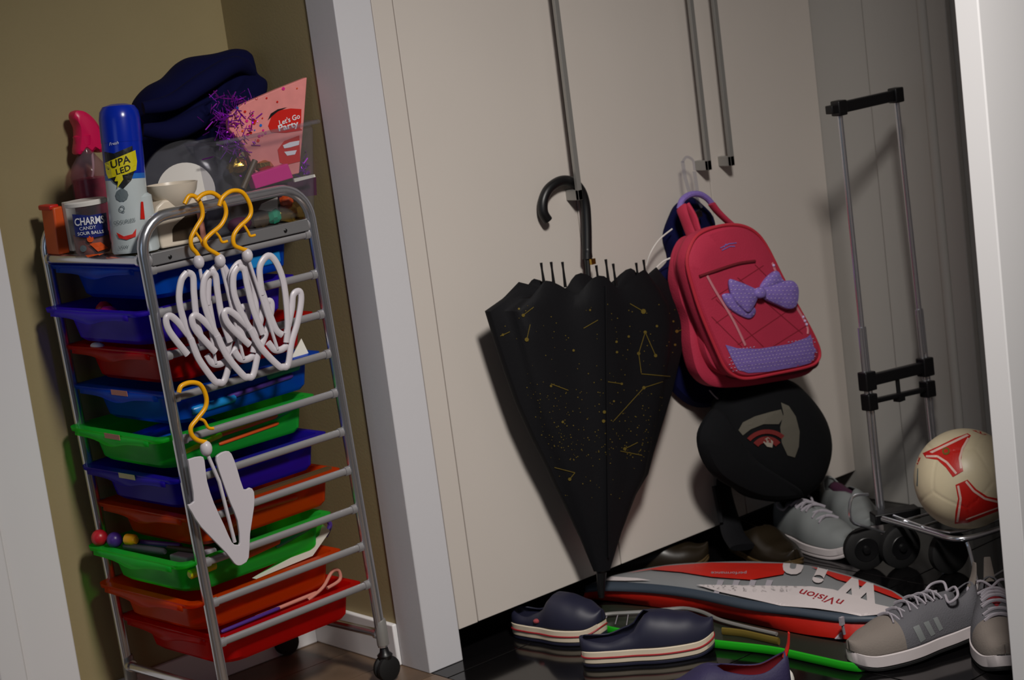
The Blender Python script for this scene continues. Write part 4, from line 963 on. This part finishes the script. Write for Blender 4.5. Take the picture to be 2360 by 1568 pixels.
clog = dict(out=M['navyrub'], mid=M['solew'], up=M['navyrub'], lin=M['navyrub'])
cprof = [(0, 0.024), (0.2, 0.018), (0.38, 0.032), (0.50, 0.062), (0.60, 0.060), (0.8, 0.050), (1.0, 0.024)]
shoe('clog', 'navy rubber clog with white red-striped sole in front of the green racket cover', 'shoe', (2.385, 2.812), (2.578, 2.628), 0.098, cprof, clog, stripe=M['redline'], gap=(0.02, 0.52, 1.5), tongue=False, mid=0.026, group='navy clogs')
r_ = shoe('clog', 'navy rubber clog half under the wardrobe behind the umbrella tip', 'shoe', (2.440, 3.075), (2.500, 2.868), 0.10, cprof, clog, stripe=M['redline'], gap=(0.02, 0.5, 1.4), tongue=False, mid=0.026, group='navy clogs')
g = G(); sphere(g, hit(r_[5].bvh(), 1237, 1432, 0.001) or on_z(1237, 1432, 0.05), 0.008, 10, (1, 1, 0.6)); obj('rivet', g, mat('pinkish rivet', (150, 60, 66), 0.5), r_[0])
gsn = dict(out=M['rubber'], mid=M['bagwhite'], up=M['greymesh'], toe=M['greyshoe'], lin=M['black'], lace=M['lace'], ton=M['greymesh'])
sprof = [(0, 0.070), (0.15, 0.055), (0.32, 0.068), (0.5, 0.068), (0.7, 0.050), (0.85, 0.040), (1.0, 0.02)]
rs = shoe('sneaker', 'grey suede sneaker with pale laces at the right end of the racket bag', 'shoe', (2.885, 2.222), (2.622, 2.318), 0.108, sprof, gsn, laces=6, lift=0.012, mid=0.024, gap=(0.03, 0.55, 0.8), tab=M['greyshoe'])
bv = rs[5].bvh(); g = G()
for q_ in ([(2104, 1446), (2118, 1440), (2134, 1474), (2122, 1482)], [(2128, 1436), (2140, 1431), (2156, 1462), (2146, 1468)], [(2150, 1426), (2160, 1422), (2174, 1450), (2165, 1456)]):
    decal(g, bv, q_, 0, off=0.003, cut=8)
obj('side_stripe', g, M['shoew'], rs[0], smooth=0)
gsn2 = dict(out=M['rubber'], mid=M['bagwhite'], up=M['greymesh'], toe=M['greyshoe'], lin=M['redlin'], lace=M['lace'], ton=M['redlin'])
shoe('sneaker', 'grey laced sneaker half hidden by the white wall edge at the right', 'shoe', (2.955, 2.235), (2.745, 2.055), 0.105, sprof, gsn2, laces=6, mid=0.024, gap=(0.03, 0.55, 0.8), tab=M['greyshoe'])
wsn = dict(out=M['bagwhite'], mid=M['bagwhite'], up=M['shoew'], toe=M['shoew'], lin=M['black'], lace=M['lace'], ton=M['shoew'])
shoe('sneaker', 'white laced sneaker on the black floor beside the trolley wheel', 'shoe', (3.225, 3.02), (3.148, 2.742), 0.102, sprof, wsn, laces=5, mid=0.018, gap=(0.03, 0.5, 0.7))
wsn2 = dict(out=M['bagwhite'], mid=M['bagwhite'], up=M['shoew'], lin=M['plum'], lace=M['lace'], ton=M['plum'])
shoe('sneaker', 'white sneaker with plum lining behind the trolley upright', 'shoe', (3.40, 3.02), (3.275, 2.79), 0.10, sprof, wsn2, laces=0, mid=0.018, gap=(0.02, 0.55, 1.2))
bsn = dict(out=M['brownsole'], mid=M['brownsole'], up=M['brown'], lin=M['black'])
bprof = [(0, 0.05), (0.3, 0.045), (0.5, 0.06), (0.75, 0.04), (1.0, 0.022)]
shoe('dress_shoe', 'dark brown leather shoe in front of the white sneaker', 'shoe', (3.105, 3.06), (3.035, 2.81), 0.095, bprof, bsn, mid=0.008, gap=(0.03, 0.48, 0.9), tongue=False)
shoe('dress_shoe', 'dark brown leather shoe behind the racket bag under the strap', 'shoe', (2.80, 3.19), (2.985, 3.03), 0.10, bprof, bsn, mid=0.008, gap=(0.03, 0.48, 0.9), tongue=False)
psn = dict(out=M['rubber'], mid=M['purple'], up=M['purple'], lin=M['redlin'], lace=M['purple'])
pr = shoe('slip_on_shoe', 'purple slip-on shoe with red lining at the bottom edge', 'shoe', (2.452, 2.318), (2.245, 2.480), 0.10, [(0, 0.075), (0.2, 0.06), (0.45, 0.065), (0.55, 0.07), (0.8, 0.045), (1.0, 0.02)], psn, mid=0.014, gap=(0.02, 0.5, 1.3), tongue=False, tab=M['redp'])
for o_ in pr[0].children:
    if o_.name.startswith('upper'):
        o_.data.materials.append(M['redlin']); o_.modifiers['solid'].material_offset = 1
g = G(); sphere(g, pr[1](0.0, -0.012, 0.035), 0.016, 14, (0.7, 0.7, 1.4)); obj('heel_patch', g, M['white_pl'], pr[0])

# ------------------------------------------------------------------ racket bag
st = [((1345, 1384), (1348, 1366), (1350, 1352), (1385, 1334)), ((1400, 1385), (1400, 1362), (1400, 1343), (1435, 1322)), ((1500, 1398), (1500, 1367), (1500, 1348), (1535, 1303)),
      ((1620, 1415), (1600, 1380), (1600, 1360), (1640, 1296)), ((1740, 1440), (1720, 1405), (1720, 1384), (1755, 1295)), ((1850, 1462), (1830, 1420), (1830, 1402), (1865, 1304)),
      ((1950, 1474), (1945, 1434), (1945, 1416), (1975, 1332)), ((2030, 1476), (2040, 1436), (2042, 1424), (2062, 1364)), ((2075, 1470), (2092, 1440), (2096, 1430), (2104, 1394))]
rings = []
cols = [[], [], [], []]
for s_ in st:
    for k in range(4): cols[k].append(V((s_[k][0], s_[k][1], 0)))
cols = [cat(c_, 5) for c_ in cols]
for i in range(len(cols[0])):
    b, zl, zt, t = [c_[i] for c_ in cols]; e = i/(len(cols[0])-1); hz = 0.036+0.020*math.sin(math.pi*min(1, e*1.0+0.05))
    Pb = on_z(b.x, b.y, 0.003); Pl = on_z(zl.x, zl.y, hz*0.72); Pz = on_z(zt.x, zt.y, hz); Pt_ = on_z(t.x, t.y, hz*0.95)
    ring = [Pb, Pb+(Pl-Pb)*0.5+V((-0.004, -0.002, 0)), Pl, Pz]
    for q in (0.2, 0.4, 0.6, 0.8):
        p = Pz.lerp(Pt_, q); p.z += 0.012*math.sin(math.pi*q)*math.sin(math.pi*min(1, max(0, e)))+0.0025*math.sin(e*40)*math.sin(math.pi*q)*(1 if 0.3 < e < 0.75 else 0); ring.append(p)
    ring += [Pt_, V((Pt_.x+0.004, Pt_.y+0.004, hz*0.4)), V((Pt_.x-0.01, Pt_.y-0.01, 0.003))]
    rings.append(ring)
rb = thing('racket_bag', 'red grey and white padded racket bag lying on the black floor', 'bag', (2.85, 2.75, 0))
g = G(); loft(g, rings, lambda i, k: 1 if 3 <= k <= 7 else 0); grb = g
obj('bag_body', g, [M['bagred'], M['baggrey']], rb, smooth=60)
bv = grb.bvh(); g = G(); n = len(rings); LIFT.z = 0.003
zr = []
for i in range(n):
    a, b = rings[i][2], rings[i][3]; o_ = V((-0.0035, -0.0035, 0.001)); zr.append([a+o_, a.lerp(b, 0.5)+o_*1.4, b+o_*0.8+V((0, 0, 0.002))])
loft(g, zr, 0, False, False, closed=False); obj('zip_tape', g, M['bagzip'], rb, solid=0.0015)
g = G()
decal(g, bv, [(1445, 1324), (1530, 1308), (1640, 1300), (1805, 1302), (1812, 1312), (1806, 1327), (1730, 1340), (1640, 1333), (1570, 1322), (1500, 1316)], 0, off=0.0035, cut=8)
decal(g, bv, [(1870, 1309), (1960, 1333), (2055, 1366), (2094, 1392), (2060, 1381), (2005, 1360), (1930, 1339)], 0, off=0.0035, cut=5)
decal(g, bv, [(1605, 1351), (1650, 1362), (1720, 1368), (1815, 1369), (1835, 1358), (1870, 1355), (1920, 1362), (1970, 1377), (2020, 1396), (2064, 1406), (2040, 1419), (1985, 1424), (1940, 1415), (1880, 1406), (1800, 1400), (1740, 1386), (1660, 1368)], 1, off=0.0065, cut=8)
decal(g, bv, [(1392, 1341), (1410, 1332), (1470, 1336), (1500, 1341), (1440, 1342)], 1, off=0.0045, cut=8)  # small highlight at the narrow end, painted on in the print's white
for x in (1655, 1692, 1730, 1768): decal(g, bv, [(x, 1340), (x+14, 1341), (x+2, 1372), (x-10, 1370)], 3, off=0.0035, cut=8)
# lettering runs upside down over the top of the bag
text_on(g, bv, 'W', (1982, 1358), (-74, -22), (-24, 60), 1, 0.07, off=0.0055)
text_on(g, bv, 'i', (1893, 1322), (-80, -19), (-26, 56), 1, 0.10, off=0.0055)
text_on(g, bv, 'U', (1828, 1308), (62, 8), (10, -50), 1, 0.08, off=0.0055)
text_on(g, bv, 'nVision', (1895, 1381), (-34, -9), (-9, 22), 2, 0.01, shear=0.3, off=0.0075)
text_on(g, bv, 'performance', (1680, 1324), (-16, 0), (0, 9), 3, off=0.0055)
obj('print', g, [M['bagred'], M['bagwhite'], M['redline'], M['lace']], rb, smooth=0)
g = G(); p = on_z(1940, 1432, 0.05); obox(g, p, (0.005, 0, 0), (0, 0.003, 0), (0, 0, 0.008)); tube(g, [p, on_z(1946, 1462, 0.02)], 0.003, 8); slab(g, [(q.x, q.z) for q in (on_y(1925, 1473, 2.44), on_y(1955, 1440, 2.44), on_y(1955, 1474, 2.44))], 2.438, 2.442); obj('zip_pull', g, M['lace'], rb)

LIFT.z = 0.0
# green edged racket cover on the floor, a racket inside
gr = thing('racket_cover', 'clear racket cover with bright green edge under the racket bag', 'racket cover', (2.62, 2.7, 0))
edge = [(1350, 1418), (1372, 1442), (1440, 1460), (1560, 1474), (1660, 1486), (1780, 1500), (1880, 1521), (1950, 1536), (1990, 1538), (2010, 1520)]
eg = cat([on_z(a, b, 0.010) for a, b in edge], 5); g = G(); tube(g, eg, 0.009, 10, flat=0.55, up=(0, 0, 1)); obj('green_edge', g, M['green'], gr)
e2 = cat([on_z(a, b, 0.012) for a, b in ((1600, 1437), (1650, 1447), (1720, 1468), (1800, 1478), (1880, 1496))], 5); g = G(); tube(g, e2, 0.005, 8); obj('green_edge', g, M['green'], gr)
far = [(1352, 1404), (1380, 1400), (1440, 1400), (1560, 1412), (1660, 1430), (1780, 1456), (1880, 1476), (1950, 1488), (1990, 1498), (2010, 1514)]
fg = cat([on_z(a, b, 0.012) for a, b in far], 5)
g = G(); loft(g, [[a-V((0, 0, 0.008)) for a in eg], [a+V((0, 0, 0.004)) for a in eg], [p.lerp(q, 0.5)+V((0, 0, 0.006)) for p, q in zip(eg, fg)], [p+V((0, 0, 0.004)) for p in fg], [p-V((0, 0, 0.01)) for p in fg]], 0, False, False, closed=False)
obj('cover_sheet', g, M['olive'], gr, solid=0.001)
g = G(); tube(g, cat([on_z(a, b, 0.026) for a, b in ((1375, 1424), (1400, 1416), (1480, 1411), (1540, 1405), (1580, 1403), (1620, 1412), (1660, 1430), (1720, 1446), (1790, 1462))], 5), 0.0042, 8); obj('racket_frame', g, M['steel'], gr)
g = G(); tube(g, cat([on_z(a, b, 0.024) for a, b in ((1665, 1455), (1710, 1460), (1760, 1471), (1795, 1479))], 4), 0.008, 10, flat=0.5, up=(0, 0, 1)); obj('yellow_grip', g, M['gold'], gr)
g = G()
for i in range(9):
    a = on_z(1400+i*24, 1418-i*0.8, 0.022); b = on_z(1392+i*26, 1436+i*2.4, 0.022); tube(g, [a, b], 0.0009, 5)
obj('racket_string', g, M['lace'], gr)

# ------------------------------------------------------------------ folding luggage trolley
tr = thing('luggage_trolley', 'folding chrome luggage trolley with black cross pieces standing by the right wall', 'trolley', (3.2, 2.68, 0))
TL0, TL1 = on_y(1935, 262, 2.705), on_y(2030, 1180, 2.70); TR0, TR1 = on_y(2066, 232, 2.69), on_y(2150, 1010, 2.70)
TR1 = TR0+(TR1-TR0)*((TR0.z-TL1.z)/(TR0.z-TR1.z))
def lerp(a, b, z): t = (z-a.z)/(b.z-a.z); return a.lerp(b, t)
for a, b in ((TL0, TL1), (TR0, TR1)):
    g = G(); tube(g, [a, lerp(a, b, 0.42)], 0.0062, 12); obj('inner_tube', g, M['chrome'], tr)
    g = G(); off = V((0, 0.0, 0))
    for dx in (-0.006, 0.006): tube(g, [lerp(a, b, 0.52)+V((dx, 0, 0)), b+V((dx, 0, 0))], 0.0055, 12)
    obj('outer_tube', g, M['chrome'], tr)
def bar(a, b, h, blk, nm):
    g = G(); d = (b-a).normalized(); u = V((0, 0, 1)); n = d.cross(u)
    obox(g, (a+b)/2, d*((b-a).length/2), n*0.008, u*h*0.5)
    for p in (a, b): obox(g, p, d*blk, n*0.013, u*blk*1.25)
    return obj(nm, g, M['black'], tr, bevel=0.003)
hb = bar(TL0+V((0, 0, 0.012)), TR0+V((0, 0, 0.012)), 0.024, 0.013, 'handle_grip')
g = G(); obox(g, TL0+V((-0.022, 0, 0.012)), (0.012, 0, 0), (0, 0.010, 0), (0, 0, 0.009)); obj('grip_end', g, M['black'], tr, bevel=0.002)
q = lambda px, py, a, b: lerp(a, b, on_y(px, py, 2.70).z)
A1, B1 = q(2002, 878, TL0, TL1), q(2124, 848, TR0, TR1); bar(A1, B1, 0.026, 0.017, 'cross_piece')
A2, B2 = q(2010, 925, TL0, TL1), q(2132, 898, TR0, TR1); bar(A2, B2, 0.011, 0.015, 'lower_cross_piece')
g = G(); m1 = (A1+B1)/2; m2 = (A2+B2)/2; tube(g, [m1, m2-V((0, 0, 0.008))], 0.005, 10); obox(g, m2-V((0, 0, 0.006)), (0.010, 0, 0), (0, 0.009, 0), (0, 0, 0.007)); obj('release_pin', g, M['black'], tr)
# base plate, platform frame, wheels
zb = 0.105
g = G(); a = on_z(2010, 1190, zb); b = on_z(2115, 1172, zb); d = (b-a); obox(g, (a+b)/2-V((0, 0, 0.006)), d*0.5, V((-d.y, d.x, 0)).normalized()*0.02, V((0, 0, 0.012))); obj('hinge_block', g, M['black'], tr, bevel=0.003)
fr = [on_z(p_[0], p_[1], zb) for p_ in ((2035, 1196), (2090, 1212), (2150, 1230), (2195, 1242), (2235, 1240), (2290, 1224), (2350, 1205))]
g = G(); tube(g, cat(fr, 5), 0.0062, 12); obj('platform_frame', g, M['chrome'], tr)
for pts in ([(2050, 1184), (2110, 1168)], [(2075, 1203), (2150, 1182)], [(2112, 1218), (2230, 1180)], [(2060, 1190), (2190, 1228), (2320, 1190)], [(2000, 1140), (1963, 1148), (1962, 1200), (2000, 1216), (2050, 1230), (2085, 1218)]):
    g = G(); tube(g, cat([on_z(a_, b_, zb+0.001) if len(pts) < 5 else on_y(a_, b_, 2.66) for a_, b_ in pts], 4), 0.0035, 8); obj('platform_wire', g, M['chrome'], tr)
g = G(); P = [on_z(2228, 1250, zb), on_z(2236, 1275, 0.085), on_z(2256, 1368, 0.02), on_z(2249, 1416, 0.006), on_z(2262, 1346, 0.05), on_z(2330, 1305, 0.05)]
tube(g, cat([P[0], P[1], P[2], P[3]], 4), 0.004, 8); tube(g, [P[4], P[5]], 0.0025, 8); obj('support_leg', g, M['chrome'], tr)
for wx, wy in ((1998, 1312), (2078, 1308)):
    p = on_z(wx, wy, 0.0)+V((0, 0, 0.047)); axw = V((-0.55, -0.83, 0)).normalized() if wx < 2000 else V((-0.35, -0.94, 0)).normalized()
    g = G(); lathe(g, p-axw*0.012, [(0.020, 0), (0.040, 0.0), (0.047, 0.004), (0.047, 0.020), (0.040, 0.024), (0.020, 0.024)], 32, axw); wl = obj('wheel', g, M['rubber'], tr)
    g = G(); lathe(g, p+axw*0.010, [(0.030, 0), (0.026, 0.003), (0.010, 0.002), (0.008, 0.008), (0.001, 0.009)], 24, axw); obj('wheel_hub', g, M['black'], wl)
p = on_z(2255, 1330, 0.0)+V((0, 0.08, 0.047)); g = G(); lathe(g, p, [(0.020, 0), (0.040, 0.0), (0.047, 0.004), (0.047, 0.020), (0.040, 0.024), (0.020, 0.024)], 32, (-0.3, -0.95, 0)); obj('wheel', g, M['rubber'], tr)

# soccer ball on the platform
bc = at_d(2224, 1104, 4.04); RB = 0.1055
bl = thing('soccer_ball', 'cream soccer ball with red triangular print resting on the trolley platform', 'ball', bc-V((0, 0, RB)))
g = G()
bm = bmesh.new(); bmesh.ops.create_icosphere(bm, subdivisions=6, radius=1)
# panel seams: triangle-like panels around tetrahedron/cube directions
seeds = []
ph = (1+5**0.5)/2
for s1 in (1, -1):
    for s2 in (1, -1): seeds += [V((0, s1, s2*ph)), V((s1, s2*ph, 0)), V((s2*ph, 0, s1))]
rot = Matrix.Rotation(0.5, 3, 'X') @ Matrix.Rotation(0.35, 3, 'Z'); seeds = [(rot @ s).normalized() for s in seeds]
vs = []
for v in bm.verts:
    d = sorted([v.co.dot(s) for s in seeds], reverse=True); e = math.acos(min(1, d[1]))-math.acos(min(1, d[0]))
    rr = RB*(1-0.014*math.exp(-(e/0.035)**2)); vs.append(bc+v.co.normalized()*rr)
g.add(vs, [[v.index for v in f.verts] for f in bm.faces]); bm.free()
gball = g; ob = obj('ball_skin', g, M['ballw'], bl, smooth=80)
bv = gball.bvh(); g = G()
def tri(pts, mi, off): decal(g, bv, pts, mi, off=off, cut=9)
tri([(2126, 1045), (2160, 1030), (2200, 1010), (2230, 999), (2238, 1004), (2228, 1018), (2218, 1040), (2215, 1062), (2220, 1086), (2196, 1100), (2180, 1078), (2160, 1060), (2134, 1056)], 0, 0.0012)
tri([(2142, 1042), (2228, 1001), (2234, 1004), (2148, 1045)], 1, 0.0018)
for L in ([(2134, 1052), (2160, 1052), (2182, 1066), (2204, 1092)], [(2232, 1010), (2218, 1034), (2212, 1056), (2215, 1080)]):
    for q_ in range(3): tri(line_poly(L[q_], L[q_+1], 5), 1, 0.0018)
tri([(2202, 1118), (2230, 1106), (2250, 1128), (2276, 1145), (2302, 1150), (2302, 1178), (2270, 1190), (2230, 1206), (2200, 1208), (2202, 1180), (2208, 1150)], 0, 0.0012)
for L in ([(2226, 1110), (2244, 1132), (2270, 1150), (2302, 1158)], [(2208, 1120), (2214, 1150), (2210, 1180), (2206, 1204)]):
    for q_ in range(3): tri(line_poly(L[q_], L[q_+1], 5), 1, 0.0018)
tri(line_poly((2226, 1198), (2302, 1170), 3), 1, 0.0018)
tri([(2240, 992), (2270, 994), (2288, 1004), (2265, 1002)], 0, 0.0012)
tri(disc_poly((2180, 1040), 9, 12), 2, 0.002); tri(disc_poly((2180, 1040), 5, 10), 0, 0.0026)
tri([(2108, 1070), (2118, 1052), (2122, 1055), (2112, 1078)], 0, 0.0012); tri([(2112, 1120), (2114, 1080), (2116, 1080), (2115, 1122)], 3, 0.0012)
obj('print', g, [M['ballred'], M['ballline'], M['gold'], M['greyp']], bl, smooth=0)
